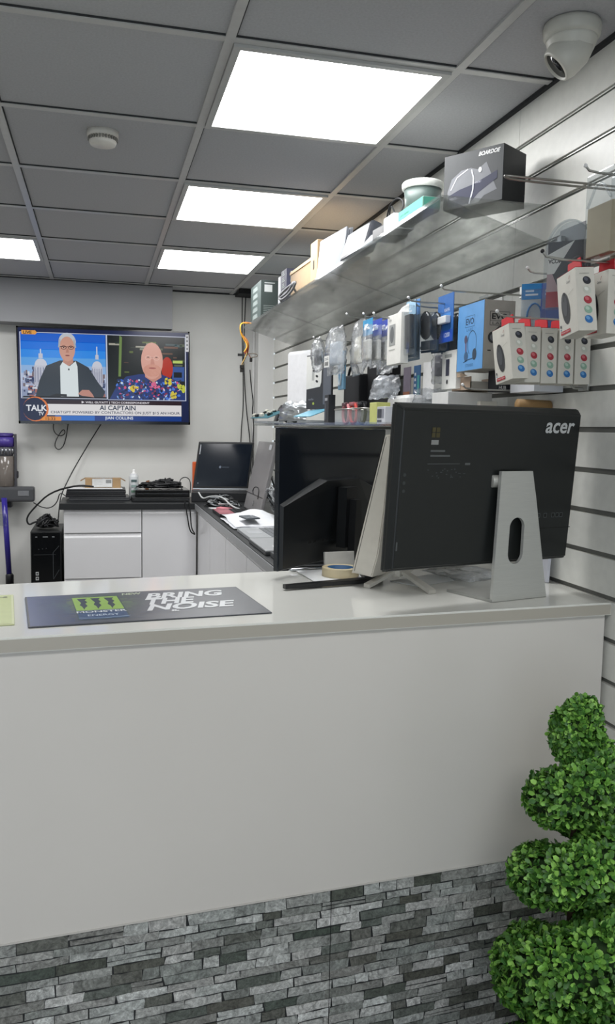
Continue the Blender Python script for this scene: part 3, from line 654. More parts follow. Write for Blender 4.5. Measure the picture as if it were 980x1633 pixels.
for k in range(5):
    blister(['black mouse clear pack at the front of its row of five', 'second clear pack of the row of five black mice', 'middle clear pack of the row of five black mice', 'fourth clear pack of the row of five black mice', 'black mouse clear pack at the back of its row of five'][k],
            (.985+k*.034, 2.40, 1.835), .088, .130, '#34465a', '#141619', grp, (0, -.03, .25), None, .029)
hook(.940, 2.41, 1.842, 'hook carrying the row of black mice in clear packs')
hook(.895, 2.35, 1.846, 'bare hook pointing left above the row of black mice')
# blue usb adapter pack
t = thing('adapter_pack', 'blue hanging pack with a white adapter, left of the blue headset box', 'packet', (1.012, 2.345, 1.872), (0, 0, .0))
b = B(); b.box(0, .002, -.06, .055, -.142, 0, '#2d6cb8', 'card'); b.plane((-.0002, .055, -.142), (0, -1, 0), (0, 0, 1)); b.rect(.001, .001, .114, .035, '#1b4fb8', 1); b.text('WiFi', .05, .09, .09, .10, '#dfe8f6', 2); b.text('1200', .055, .015, .095, .028, '#dfe8f6', 2); b.rect(.02, .065, .10, .086, '#3f84cc', 1); b.build('card', t)
B().box(-.018, -.001, -.045, .015, -.088, -.066, '#e3e5e6', 'plastic', .003).box(-.016, -.001, .015, .028, -.085, -.069, '#2a2c30', 'metal', .001).build('adapter', t, 'white adapter')
# white phone accessory box, thin
t = thing('phone_case_box', 'small white box with a phone window, low behind the blue headset box', 'box', (1.03, 2.29, 1.592))
B().box(0, .028, 0, .105, 0, .115, '#e2e2de', 'card', .001).build('carton', t)
b = B(); b.plane((-.0002, .105, 0), (0, -1, 0), (0, 0, 1)); b.rect(.03, .04, .055, .09, '#2d2f44', 2); b.ell(.042, .022, .006, .007, '#25262a', 2); b.rect(.02, .095, .07, .105, '#9a9c9a', 2); b.build('window', t)
t = thing('white_carton', 'narrow white hanging carton with a grey window, between clear bags', 'box', (.905, 2.43, 1.672))
B().box(0, .026, 0, .125, 0, .156, '#e3e2dc', 'card', .001).build('carton', t)
B().prism([(0, .156), (.125, .156), (.060, .178), (.0, .182)], .024, .026, '#e6e5e0', 'card', 'x').build('hang_flap', t)
b = B(); b.plane((-.0002, .125, 0), (0, -1, 0), (0, 0, 1)); b.rect(.02, .06, .075, .125, '#9a9c9a', 2); b.ell(.047, .093, .018, .026, '#5f6264', 3); b.text('C4', .02, .136, .036, .144, '#55575a', 3); b.rect(.02, .045, .075, .048, '#b4b4ae', 2); b.build('window', t)
hook(.852, 2.54, 1.822, 'hook through the flap of the narrow white carton')
# cable bag packs behind the white carton
blister('clear pack with silver earphones right of the narrow white carton', (.955, 2.455, 1.868), .10, .185, '#8fa3b4', '#c9ccd0', None, (0, -.02, 0), '#4a86c8', .02, 'cable')
blister('dark clear pack with a charger plug right of the narrow white carton', (.930, 2.415, 1.86), .08, .17, '#40505e', '#1d2024', None, (0, -.02, 0), '#9fc3dd', .018, 'box')
grp = 'clear pouches with blue headers'
for k in range(4):
    t = thing('cable_pouch', ['clear pouch with blue header at the front of its row of four', 'second clear pouch with blue header from the front', 'third clear pouch with blue header from the front', 'clear pouch with blue header next to the narrow white carton'][k], 'packet', (.905+k*.031, 2.76, 1.845), (0, 0, .05*(k % 2)), grp)
    b = B(); b.box(0, .001, -.052, .052, -.055, 0, '#3a55c0' if k else '#2b9ad0', 'card'); b.plane((-.0002, .05, -.055), (0, -1, 0), (0, 0, 1)); b.rect(.015, .02, .07, .028, '#cfe0f0', 1); b.rect(.015, .034, .055, .04, '#dfe8f4', 1); b.build('header_card', t)
    B().box(-.008, .008, -.035, .035, -.14, -.07, '#dcdad2', 'plastic', .006).build('cable_coil', t)
    b = B(); b.T = Matrix.Translation((0, 0, -.02)); b.pillow(.105, .145, .026, '#c9ced4', 'film', 20+k, crump=.003, pinch=False); b.build('pouch', t)
hook(.89, 2.765, 1.852, 'hook carrying the four blue header pouches')
# crumpled clear bags cluster
bags = [(.900, 3.42, 1.845, .17, .14, .05, '#3a3f44', 'box', 'foremost crumpled clear bag with dark parts, at the left of the bag cluster'),
        (.925, 3.22, 1.872, .19, .19, .06, '#cfd6de', 'box', 'crumpled clear bag with a white adapter and barcode label'),
        (.990, 3.10, 1.892, .18, .215, .06, '#e0ddce', 'box', 'tall crumpled clear bag in the middle of the bag cluster'),
        (1.055, 3.02, 1.880, .15, .20, .05, '#dad8cc', 'box', 'crumpled clear bag with a cream plug beside the blue header pouches')]
for k, (x, y, z, w, h, d, c, kind, lab) in enumerate(bags):
    t = thing('parts_bag', lab, 'plastic bag', (x, y, z), (0, .04*(k % 3-1), .15*((k % 2)-.5)), 'crumpled clear bags on one hook')
    B().box(-d*.22, d*.22, -w*.26, w*.22, -h*.80, -h*.32, c, 'plastic', .008).build('adapter', t)
    b = B(); b.pillow(w, h, d, '#f0f3f6', 'film', 40+k, nx=11, nz=14, crump=.0055); b.build('bag', t)
    if k == 1:
        b = B(); b.plane((-d*.5-.008, .0, -h*.85), (0, -1, 0), (0, 0, 1)); b.rect(-.03, 0, .03, .045, '#e6e7e4', 1)
        for q in range(14): b.rect(-.022+q*.003, .006, -.022+q*.003+.0014, .022, '#3a3c40', 2)
        for q in range(2): b.rect(-.022, .029+q*.006, .018, .031+q*.006, '#6a6c70', 2)
        b.build('barcode_label', t)
hook(.865, 3.35, 1.83, 'hook under the crumpled clear bags')
hook(.90, 3.0, 1.882, 'hook inside the crumpled clear bags')

# lower rows
t = thing('paper_roll', 'white paper sheet hanging from a roll at the far end of the slatted wall', 'paper roll', (.975, 4.02, 1.83), (0, 0, .35))
B().tube([(.012, -.105, .0), (.012, .105, .0)], .020, '#dfe0e2', 'card', 20).build('roll', t)
b = B(); b.box(-.009, -.0075, -.103, .103, -.285, .0, '#e6e6e8', 'card'); b.build('sheet', t)
B().tube([(.02, -.11, .0), (.02, .11, .0)], .006, '#2a2c2e', 'metal').build('rod', t)
B().box(.02, .15, .104, .11, -.006, .006, '#55585a', 'metal').build('bracket', t)
t = thing('earphone_card', 'black and white hanging card with a column of earphone tips', 'packet', (.965, 3.66, 1.80), (0, 0, .35))
b = B(); b.box(0, .008, -.115, .085, -.245, 0, '#2b2d33', 'card', .001); b.plane((-.0002, .085, -.245), (0, -1, 0), (0, 0, 1)); b.poly([(0, .09), (.11, .10), (.12, .12), (.125, .24), (0, .24)], '#d4d4d0', 2)
for q in range(5): b.ell(.085, .125+q*.023, .011, .0055, '#26272a', 3, rot=-.25)
b.rect(.045, .13, .065, .185, '#a7a8a6', 3); b.ell(.06, .025, .008, .006, '#9fae4a', 3); b.rect(.135, .02, .195, .23, '#595d66', 2); b.text('audio', .02, .04, .06, .05, '#8a8d96', 3); b.build('card', t)
t = thing('cable_strip', 'light blue cable pack hanging left of the black cases', 'packet', (.985, 3.36, 1.79))
B().box(0, .012, -.05, .03, -.16, 0, '#7fb2d2', 'plastic', .004).build('pack', t)
B().tube([(-.003, -.03, -.01), (-.003, -.03, -.14), (-.003, .01, -.14), (-.003, .01, -.01)], .004, '#dfe9f0', 'rubber', smoothpath=1).build('cord', t)
t = thing('black_case', 'left of two black zipped cases hanging below the clear bags', 'case', (1.06, 3.45, 1.50), (0, 0, .02), 'black zipped cases')
B().box(0, .05, -.12, .10, .0, .20, '#16161a', 'matte', .012, 3).box(-.002, .0, -.09, .07, .03, .035, '#2d2e34', 'matte').build('body', t)
B().tube([(.01, -.08, .20), (.01, -.05, .24), (.01, .03, .24), (.01, .06, .20)], .006, '#141417', 'rubber', smoothpath=2).build('strap', t)
t = thing('black_case', 'right of two black zipped cases, behind the watch basket', 'case', (1.10, 3.20, 1.50), (0, 0, .02), 'black zipped cases')
B().box(0, .05, -.125, .145, .0, .235, '#18181c', 'matte', .012, 3).box(-.002, .0, -.09, .11, .03, .035, '#2d2e34', 'matte').build('body', t)
B().tube([(-.003, .0, .15), (-.006, .02, .12), (-.006, .0, .09), (-.004, -.02, .12), (-.003, 0, .15)], .003, '#3a3a40', 'rubber', smoothpath=1).build('zip_pull', t)
t = thing('antenna_box', 'tall narrow black box with small print beside the blue cable pack', 'box', (.945, 3.385, 1.485))
B().box(0, .03, 0, .065, 0, .125, '#2b2c31', 'card', .001).build('carton', t)
b = B(); b.plane((-.0002, .065, 0), (0, -1, 0), (0, 0, 1)); b.rect(.008, .1, .05, .112, '#a4a6ac', 2); b.rect(.008, .02, .03, .09, '#4c4e56', 2); b.build('print', t)
tag(B().box(.98, 1.0, 3.30, 3.355, 1.615, 1.622, '#c2343c', 'plastic', .001).build('red_clip'), 'small red clip lying on the left black case', 'clip')
bpy.data.objects.remove(bpy.data.objects['red_clip'])
# lower display tray (clear shelf hidden behind the monitors)
t = thing('display_tray', 'low clear display tray behind the tops of the monitors', 'shelf')
B().box(.88, WX+.004, 2.2, 4.75, 1.478, 1.483, '#9fa29f', 'acrylic').build('plate', t)
B().box(.877, .880, 2.2, 4.75, 1.478, 1.490, '#d6dad6', 'clearbox').build('front_lip', t)
# watch basket
def watch(label, y, c, band):
    t = thing('smart_watch', label, 'watch', (.925, y, 1.4845), (0, 0, .1), 'watches in the clear basket')
    pts = [(0, .030*math.cos(a), .040+.038*math.sin(a)) for a in [2*PI*i/18 for i in range(18)]]
    b = B(); b.tube(pts, .006, band, 'rubber', 8, closed=True); b.build('strap', t)
    B().box(-.013, .013, -.017, .017, .068, .082, c, 'gloss', .004).build('watch_face', t)
watch('pink watch standing in the clear basket', 3.06, '#5a3a40', '#d98a90'); watch('red strapped watch in the clear basket', 2.965, '#a8646a', '#d64f48'); watch('black strapped watch in the clear basket', 2.86, '#25262a', '#1a1b1e')
t = thing('wire_basket', 'clear basket with metal rim holding the watches', 'basket', (.90, 2.80, 1.4845))
B().box(0, .002, 0, .33, 0, .055, '#c9cdd0', 'clearbox').box(.08, .082, 0, .33, 0, .055, '#c9cdd0', 'clearbox').box(.002, .08, 0, .002, 0, .055, '#c9cdd0', 'clearbox').build('sides', t)
B().tube([(0, 0, .056), (0, .33, .056), (.08, .33, .056), (.08, 0, .056)], .0028, '#c9c6c0', 'metal', closed=True).build('rim', t)
for (nm, lab, cat, loc, dim, c, m) in (('yellow_box', 'pale yellow box beside the black strapped watch', 'box', (.925, 2.70, 1.4845), (.05, .075, .075), '#c9cc7c', 'card'),
    ('small_camera_box', 'small white box with a dark picture against the left edge of the big monitor', 'box', (.915, 2.585, 1.4845), (.04, .08, .058), '#d4d6dc', 'card'),
    ('white_pouch', 'rounded white pouch lying behind the yellow box', 'pouch', (1.02, 2.66, 1.4845), (.08, .22, .105), '#dcdcdc', 'plastic')):
    t = thing(nm, lab, cat, loc); B().box(0, dim[0], 0, dim[1], 0, dim[2], c, m, .002 if nm != 'white_pouch' else .03, 3).build('body', t)
    if nm == 'small_camera_box':
        b = B(); b.plane((-.0002, dim[1], 0), (0, -1, 0), (0, 0, 1)); b.rect(.006, .02, .05, .05, '#3a3d48', 2); b.rect(.055, .02, .07, .05, '#8e919c', 2); b.rect(.006, .006, .05, .014, '#555a66', 2); b.build('print', t)
for k, (y, z, x, s, lab) in enumerate(((2.50, 1.60, 1.04, .11, 'crumpled clear bag left above the big monitor, next to the white pouch'), (2.62, 1.645, .935, .09, 'small clear bag lying on the small white box'))):
    t = thing('clear_bag', lab, 'plastic bag', (x, y, z), (0, .3*k, .4)); b = B(); b.pillow(s*1.5, s*.9, .05, '#dde2e8', 'film', 70+k, crump=.007); b.build('bag', t)
# circuit boards in antistatic bags
for k, (x, y, rz, c, lab) in enumerate(((.92, 4.42, .3, '#2f6470', 'teal circuit board at the far end of the low tray'), (.95, 4.12, -.2, '#4d7564', 'green circuit board in a bag on the low tray'), (.93, 3.52, .15, '#5fa0b8', 'light blue card lying near the black box on the low tray'))):
    t = thing('circuit_board', lab, 'circuit board', (x, y, 1.4905), (0, 0, rz)); b = B()
    b.T = R4(0, -.35, 0); b.box(-.02, .10, 0, .2, .035, .038, c, 'plastic')
    R = random.Random(k)
    if k < 2:
        for q in range(16):
            a, e = R.uniform(-.015, .08), R.uniform(.01, .17); b.box(a, a+.015, e, e+R.uniform(.01, .03), .038, .038+R.uniform(.004, .016), R.choice(['#1c1e20', '#b9bab4', '#2b4a48', '#d4d2c4']), 'plastic')
    b.build('board', t); B().box(-.02, .08, .02, .18, 0, .012, '#a4a9ad', 'plastic', .002).build('lower_bag', t)
t = thing('cooling_fan', 'round dark fan leaning at the far end of the low tray', 'fan', (.97, 4.62, 1.4845), (0, .35, 0))
B().lathe([(.058, 0), (.06, .003), (.06, .018), (.052, .02), (.052, .003)], '#1e2023', 'plastic', 28, 'x', (0, 0, .062)).build('frame', t)
B().lathe([(.02, .001), (.022, .008), (.018, .019), (0, .02)], '#26292c', 'plastic', 20, 'x', (0, 0, .062)).build('hub', t)
t = thing('antistatic_bag', 'silver crumpled antistatic bag on the low tray', 'plastic bag', (.93, 3.93, 1.592), (.0, .25, .3)); b = B(); b.pillow(.26, .10, .055, '#c4c9cc', 'metal', 90, crump=.012); b.build('bag', t)
t = thing('scissors_bag', 'flat white envelope resting on the silver bag', 'envelope', (.90, 3.62, 1.60), (.25, .0, .1)); B().box(0, .12, 0, .22, 0, .003, '#c9cbcc', 'card').build('sheet', t)
bpy.data.objects.remove([c for c in t.children][0]); bpy.data.objects.remove(t)

# goods right above the big monitor
def simple_box(nm, lab, loc, dim, c, rot=(0, 0, 0), m='card', cat='box', part='body', bev=.0015):
    t = thing(nm, lab, cat, loc, rot); B().box(0, dim[0], 0, dim[1], 0, dim[2], c, m, bev).build(part, t); return t
t = simple_box('black_carton', 'black box with white print under the blue headset box', (1.085, 2.13, 1.578), (.085, .06, .062), '#1d1f27')
b = B(); b.plane((0, -.0002, 0), (1, 0, 0), (0, 0, 1)); b.text('USB', .004, .02, .026, .03, '#dfe0e2', 2, bold=.02); b.text('HUB', .004, .006, .026, .016, '#dfe0e2', 2, bold=.02); b.rect(.055, .012, .058, .055, '#9aa0b4', 2); b.rect(.062, .012, .064, .055, '#9aa0b4', 2); b.build('print', t)
t = thing('open_carton', 'open brown and grey cardboard carton left of the black box', 'cardboard box', (1.045, 2.22, 1.584), (0, 0, .0)); b = B()
b.box(0, .0025, 0, .13, 0, .04, '#a58f7c', 'card'); b.box(.0, .10, 0, .0025, .0, .026, '#b4b0a8', 'card'); b.box(.0975, .10, .0, .13, 0, .04, '#a58f7c', 'card'); b.box(0, .1, 0, .13, 0, .0025, '#a58f7c', 'card'); b.build('body', t)
B().prism([(0, .04), (.13, .04), (.14, .055), (.03, .05)], -.012, -.0098, '#b09a84', 'card', 'x').build('flap', t)
simple_box('long_white_box', 'large plain white box hanging behind the lower mouse boxes', (1.10, 1.955, 1.572), (.085, .13, .12), '#d6d8de')
simple_box('white_lid_box', 'white box with faint print behind the left half of the big monitor top', (.985, 2.24, 1.4845), (.14, .12, .095), '#e0e0de')
simple_box('white_card_box', 'small cream box behind the middle of the big monitor top', (1.075, 2.215, 1.4845), (.055, .02, .069), '#e4dfd4')
t = simple_box('kraft_roll', 'rolled brown paper behind the right half of the big monitor top', (1.10, 2.205, 1.4845), (.002, .002, .002), '#a08258')
bpy.data.objects.remove(t.children[0]); t.location = (1.125, 2.15, 1.545)
t.location = (0, 0, 0); B().tube([(1.095, 2.03, 1.538), (1.19, 2.03, 1.536)], .017, '#b08c5c', 'card', 16).build('roll', t); t.rotation_euler = (0, 0, 0)
hook(.965, 2.10, 1.580, 'low double hook behind the top edge of the big monitor')
hook(1.15, 1.87, 1.578, 'short hook at the right above the big monitor')
# blue packs by the wall
t = blister('light blue carded cable near the wall, right of the grey headset box side', (1.150, 2.06, 1.868), .075, .165, '#d9dcdc', '#2e78b4', 'blue carded packs by the wall', (0, 0, .9), '#2b86c8', .012, 'cable')
t = blister('dark blue carded pack touching the wall, beside the light blue one', (1.165, 1.985, 1.858), .070, .155, '#3355a0', '#27509a', 'blue carded packs by the wall', (0, 0, .9), '#3a5fb0', .012, 'box')
hook(1.09, 2.00, 1.882, 'hook holding the blue carded packs by the wall')
# sleeves below the clear bags, near the wall
for k, (x, y, z, w, h, c, lab) in enumerate(((1.12, 2.93, 1.70, .07, .13, '#8a8090', 'grey screen protector sleeve low by the wall'), (1.12, 2.83, 1.70, .06, .12, '#2d5f92', 'blue screen protector sleeve low by the wall'), (1.12, 2.72, 1.705, .10, .13, '#dcdcdc', 'white sleeve low by the wall, under the earphone pack'))):
    t = thing('protector_sleeve', lab, 'packet', (x, y, z), (0, 0, .0), 'sleeves low by the wall'); b = B(); b.box(0, .003, -w/2, w/2, -h, 0, c, 'card'); b.plane((-.0002, w/2, -h), (0, -1, 0), (0, 0, 1))
    if k == 0: b.rect(.002, .002, w-.002, h*.3, '#b0704e', 2)
    if k == 1: b.rect(w*.6, .01, w*.95, h*.7, '#3e9a9c', 2); [b.rect(w*.15, h*.2+q*.02, w*.4, h*.2+q*.02+.01, '#cfd6e0', 2) for q in range(4)]
    b.T = Matrix.Identity(4); b.build('sleeve', t)
t = thing('grey_pouch', 'grey bagged part hanging under the black mice packs', 'packet', (1.10, 2.56, 1.735), (0, 0, .3)); b = B(); b.pillow(.10, .115, .04, '#8a8a90', 'film', 55, crump=.006); b.build('bag', t)
B().box(-.008, .008, -.03, .03, -.09, -.02, '#5f6068', 'plastic', .006).build('part_inside', t)

# VCOM pouch and neighbours at the right edge
t = thing('cable_bag', 'arched clear bag with white and dark card, left of the upper mouse boxes', 'packet', (1.035, 1.71, 1.748), (0, 0, .75))
w = .105; hh_ = .195
arch = [(-w/2, 0), (w/2, 0), (w/2, .12)]+[(w/2*math.cos(a), .12+.075*math.sin(a)) for a in [PI*i/14 for i in range(1, 14)]]+[(-w/2, .12)]
b = B(); b.prism(arch, -.013, -.0118, '#d8dadc', 'clearbox', 'x'); b.prism(arch, .0118, .013, '#d8dadc', 'clearbox', 'x'); b.build('bag', t)
B().tube([(0, y, z) for y, z in arch[2:-1]+[(-w/2, .12)]], .0022, '#e0e2e2', 'clearbox', 6).build('bag_seam', t)
b = B(); b.box(0, .0012, -w/2+.004, w/2-.004, .004, .15, '#3d3f46', 'card'); b.plane((-.0002, w/2-.004, .004), (0, -1, 0), (0, 0, 1)); W_ = w-.008
b.poly([(0, .075), (0, .118), (.060, .146), (.016, .075)], '#f2efe8', 2); b.text('VCOM', .002, .098, .034, .108, '#26262a', 4, bold=.03); b.poly([(0, .0), (0, .075), (.012, .075), (.03, .035), (.07, .028), (W_, .03), (W_, 0)], '#c4a4a8', 2); b.rect(0, 0, .04, .035, '#b8263c', 3); b.poly([(.03, .03), (W_, .036), (W_, .060), (.045, .04)], '#b32a30', 3); b.build('card', t)
B().tube([(-.005, -.022+.018*math.cos(a), .080+.030*math.sin(a)) for a in [2*PI*i/20 for i in range(20)]], .005, '#25272d', 'rubber', 8, closed=True).build('cable_coil', t)
t = thing('vga_cable', 'dark video cable on a grey card behind the arched clear bag', 'packet', (1.095, 1.80, 1.80)); b = B(); b.box(0, .0012, -.055, .055, 0, .155, '#74777a', 'card'); b.plane((-.0002, .055, 0), (0, -1, 0), (0, 0, 1)); b.text('VGA', .055, .105, .085, .118, '#b4b6b8', 2, bold=.02); b.rect(.0, .0, .05, .09, '#3e4146', 1); b.build('card', t)
b = B(); b.box(-.016, -.001, .02, .05, .10, .125, '#3b3d40', 'plastic', .003); b.box(-.014, -.002, .026, .044, .125, .137, '#a0a2a2', 'metal'); b.build('connector', t)
B().tube([(-.008, .035, .10), (-.01, .03, .06), (-.01, .0, .03), (-.01, -.03, .06), (-.01, .0, .09), (-.008, .03, .05)], .006, '#27292d', 'rubber', 8, smoothpath=2).build('cord', t)
for k, (x, y) in enumerate(((1.035, 1.60), (1.085, 1.585))):
    t = thing('bagged_carton', ['brown carton in a clear bag above the upper mouse boxes', 'brown carton in a clear bag, nearer the wall at the right edge'][k], 'packet', (x, y, 1.845), (0, 0, 0), 'bagged brown cartons')
    B().box(0, .030, -.045, .045, 0, .105, '#a89c80', 'card', .002).build('carton', t)
    b = B(); b.box(-.003, .033, -.05, .05, -.002, .175, '#cfd2d0', 'clearbox', .004); b.build('bag', t)
    B().tube([(-.0035, .04, .105), (-.004, .0, .16), (-.0035, -.045, .11)], .003, '#e4e4e0', 'clearbox', 6, smoothpath=2).build('bag_fold', t)
hook(.99, 1.59, 2.01, 'hook above the bagged brown cartons')

# ================================================================== THINGS ON THE COUNTER
# all-in-one computer, seen from behind
yawA = .250
t = thing('all_in_one_computer', 'large black all-in-one computer seen from behind, on a silver stand', 'computer', (.617, 1.712, CT), (0, 0, yawA))
Wd = .550; z0, z1 = .085, .463
b = B(); bm = bmesh.new()
def quad_ring(x0, x1, za, zb, y): return [bm.verts.new(p) for p in ((x0, y, za), (x1, y, za), (x1, y, zb), (x0, y, zb))]
r0 = quad_ring(.0, Wd, z0, z1, .030); r1 = quad_ring(0, Wd, z0, z1, .018); r2 = quad_ring(.014, Wd-.006, z0+.006, z1-.014, 0)
bm.faces.new(r0[::-1])
for a, c in ((r0, r1), (r1, r2)):
    for i in range(4): bm.faces.new((a[i], a[(i+1) % 4], c[(i+1) % 4], c[i]))
bm.faces.new(r2); bmesh.ops.recalc_face_normals(bm, faces=bm.faces[:])
bmesh.ops.bevel(bm, geom=bm.edges[:], offset=.004, segments=3, affect='EDGES'); b.bm(bm, '#1b1e1e', 'plastic')
shear = Matrix.Identity(4); shear[1][2] = -.08
b.v = [tuple(shear@Vector(v)) for v in b.v]; b.build('rear_shell', t)
def onback(dz): return -.03*dz
b = B(); b.T = shear@Matrix.Identity(4)
def bp(): M = Matrix(((1, 0, 0), (0, 0, 1), (0, -1, 0))).transposed().to_4x4(); return M
o0 = B(); o0.plane((0, -.0003, 0), (1, 0, 0), (0, 0, 1)); PT = shear@o0.T
b.T = PT
b.text('acer', .428, .402, .523, .428, '#c3c6c6', 3, 'satin', bold=.02, shear=.18); b.build('maker_logo', t, 'silver logo lettering')
b = B(); b.T = PT; x = .092; z = .410
for (dx, dz) in ((0, 0), (.012, 0), (0, -.012), (.012, -.012)): b.rect(x+dx, z+dz-.010, x+dx+.010, z+dz, '#4a4426', 2)
b.rect(x, z-.038, x+.020, z-.028, '#8e908e', 2); b.rect(x, z-.054, x+.040, z-.050, '#5c6060', 2); b.rect(x, z-.065, x+.055, z-.061, '#5c6060', 2)
b.rect(x-.006, z-.082, x+.085, z-.080, '#4a4e4e', 2); b.rect(x+.10, z-.084, x+.115, z-.079, '#5a5e5e', 2)
R = random.Random(3)
for k in range(24): u = R.uniform(-.006, .10); v = R.uniform(-.114, -.092); b.rect(x+u, z+v, x+u+.004, z+v+.0018, '#44494b', 2)
b.build('info_stickers', t)
b = B(); b.T = PT
for k in range(3): b.ell(.027, .305-k*.018, .004, .004, '#3d4242', 2)
b.rect(.018, .135, .022, .155, '#55595a', 2)
for k in range(9): b.rect(.30+k*.006, .265, .303+k*.006, .30, '#0e1010', 2)
for k, xx in enumerate((.43, .452, .478, .492, .505)): b.rect(xx, .196, xx+.009, .206, '#070808', 2); b.line([(xx, .196), (xx+.009, .196), (xx+.009, .206), (xx, .206), (xx, .196)], .0012, '#5e6464', 3)
b.rect(.38, .168, .545, .170, '#0c0e0e', 2)
b.build('ports', t)
b = B(); b.box(.012, Wd-.012, .0303, .0315, z0+.03, z1-.012, '#050506', 'screen'); b.v = [tuple(shear@Vector(v)) for v in b.v]; b.build('screen', t)
# stand: leaning plate with an oval hole and a foot running under the screen
s = B()
N_ = 26
zb, zt = .002, .312; xc = .336
def sy(z): return -.034+(z-zb)/(zt-zb)*-.010
def hw_(z): return .086-(z-zb)/(zt-zb)*.038
def xm(z): return xc+.034*(1-(z-zb)/(zt-zb))
hole = [(xc+.010+.0235*math.cos(a)*1.0, .146+(.030 if math.sin(a) > 0 else -.030)+.026*math.sin(a)) for a in [2*PI*i/N_ for i in range(N_)]]
outer = []
for (hx, hz) in hole:
    dx, dz = hx-(xc+.010), hz-.146
    k = 1e9
    # ray to the trapezoid
    for st in range(1, 400):
        u = st*.05; X_, Z_ = xc+.010+dx*u, .146+dz*u
        if Z_ > zt or Z_ < zb or abs(X_-xm(min(max(Z_, zb), zt))) > hw_(min(max(Z_, zb), zt)): break
    outer.append((X_, min(max(Z_, zb), zt)))
crn = [(xm(zb)-hw_(zb), zb), (xm(zb)+hw_(zb), zb), (xm(zt)+hw_(zt), zt), (xm(zt)-hw_(zt), zt)]
for c_ in crn:
    i = min(range(N_), key=lambda i: (outer[i][0]-c_[0])**2+(outer[i][1]-c_[1])**2); outer[i] = c_
th = .009
vs = []
for (px_, pz_) in outer+hole: vs.append((px_, sy(pz_), pz_))
for (px_, pz_) in outer+hole: vs.append((px_, sy(pz_)+th, pz_))
fs = []
for i in range(N_):
    j = (i+1) % N_; n2 = 2*N_
    fs += [(i, N_+i, N_+j, j), (n2+j, n2+N_+j, n2+N_+i, n2+i), (i, j, n2+j, n2+i), (N_+j, N_+i, n2+N_+i, n2+N_+j)]
s.add(vs, fs, '#c9cac6', 'alu'); s.build('stand_plate', t, 'brushed silver leaning stand plate with an oval hole')
s = B(); s.prism([(xc+.034-.086, -.034), (xc+.034+.086, -.034), (xc+.07, .115), (xc-.07, .115)], .0005, .007, '#a6a7a3', 'alu'); s.build('stand_foot', t)
s = B(); s.lathe([(.014, xc-.060), (.016, xc-.058), (.016, xc+.03), (.014, xc+.032)], '#b4b4ae', 'alu', 24, 'x', (0, -.017, .288)); s.build('hinge', t)

# monitor behind, black, seen from behind
yawM = math.radians(43)
t = thing('black_monitor', 'black monitor seen from behind, left of the all-in-one computer', 'monitor', (.462, 2.122, CT), (0, 0, yawM))
b = B(); b.box(0, .60, 0, .016, .020, .405, '#1b2027', 'gloss', .003); b.build('rear_panel', t)
b = B(); bm = bmesh.new()
pr = [bm.verts.new(p) for p in ((.004, 0, .022), (.596, 0, .022), (.596, 0, .200), (.40, 0, .262), (.20, 0, .262), (.004, 0, .200))]
pf = [bm.verts.new(p) for p in ((.008, -.010, .026), (.592, -.010, .026), (.592, -.010, .194), (.39, -.022, .256), (.21, -.022, .256), (.008, -.010, .194))]
bm.faces.new(pf)
for i in range(6): bm.faces.new((pr[i], pr[(i+1) % 6], pf[(i+1) % 6], pf[i]))
bmesh.ops.recalc_face_normals(bm, faces=bm.faces[:]); b.bm(bm, '#14171a', 'plastic'); b.build('rear_housing', t)
b = B(); b.plane((0, -.0240, 0), (1, 0, 0), (0, 0, 1))
for k, xx in enumerate((.11, .135, .18, .20, .23)): b.rect(xx, .085, xx+.014, .093, '#050506', 2); b.line([(xx, .085), (xx+.014, .085)], .001, '#4b5054', 3)
b.rect(.06, .06, .115, .061, '#30353a', 2); b.build('ports', t)
B().prism([(.262, .06), (.338, .06), (.33, .235), (.27, .235)], -.052, -.0225, '#101214', 'plastic', 'y').build('mount_cover', t)
B().prism([(.275, .012), (.325, .012), (.315, .20), (.285, .20)], -.075, -.0525, '#0e0f11', 'plastic', 'y').build('neck', t)
b = B()
b.T = Matrix.Rotation(-yawM, 4, 'Z')
bl = Matrix.Rotation(yawM, 4, 'Z'); org = Vector((.462, 2.122, CT)); loc_ = lambda X_, Y_, Z_: (X_-org.x, Y_-org.y, Z_-org.z)
b.T = Matrix.Rotation(-yawM, 4, 'Z')
def bar(b, a, c, w0, w1, z0a, z0b, th, col, m):
    A, C_ = Vector(a), Vector(c); d = (C_-A).normalized(); n = Vector((-d.y, d.x))
    pts = [A+n*w0, A-n*w0, C_-n*w1, C_+n*w1]
    vs = [(p.x, p.y, z) for p, z in zip(pts, (z0a, z0a, z0b, z0b))]+[(p.x, p.y, z+th) for p, z in zip(pts, (z0a, z0a, z0b, z0b))]
    b.add(vs, [(0, 3, 2, 1), (4, 5, 6, 7), (0, 1, 5, 4), (1, 2, 6, 5), (2, 3, 7, 6), (3, 0, 4, 7)], col, m)
bar(b, (.446-org.x, 1.972-org.y), (.70-org.x, 2.035-org.y), .008, .020, .004, .004, .010, '#101113', 'plastic')
bar(b, (.70-org.x, 2.035-org.y), (.742-org.x, 2.262-org.y), .022, .022, .0042, .0042, .012, '#101113', 'plastic')
b.build('foot', t)
B().box(.006, .594, .0162, .0185, .04, .398, '#060708', 'screen').build('screen', t)

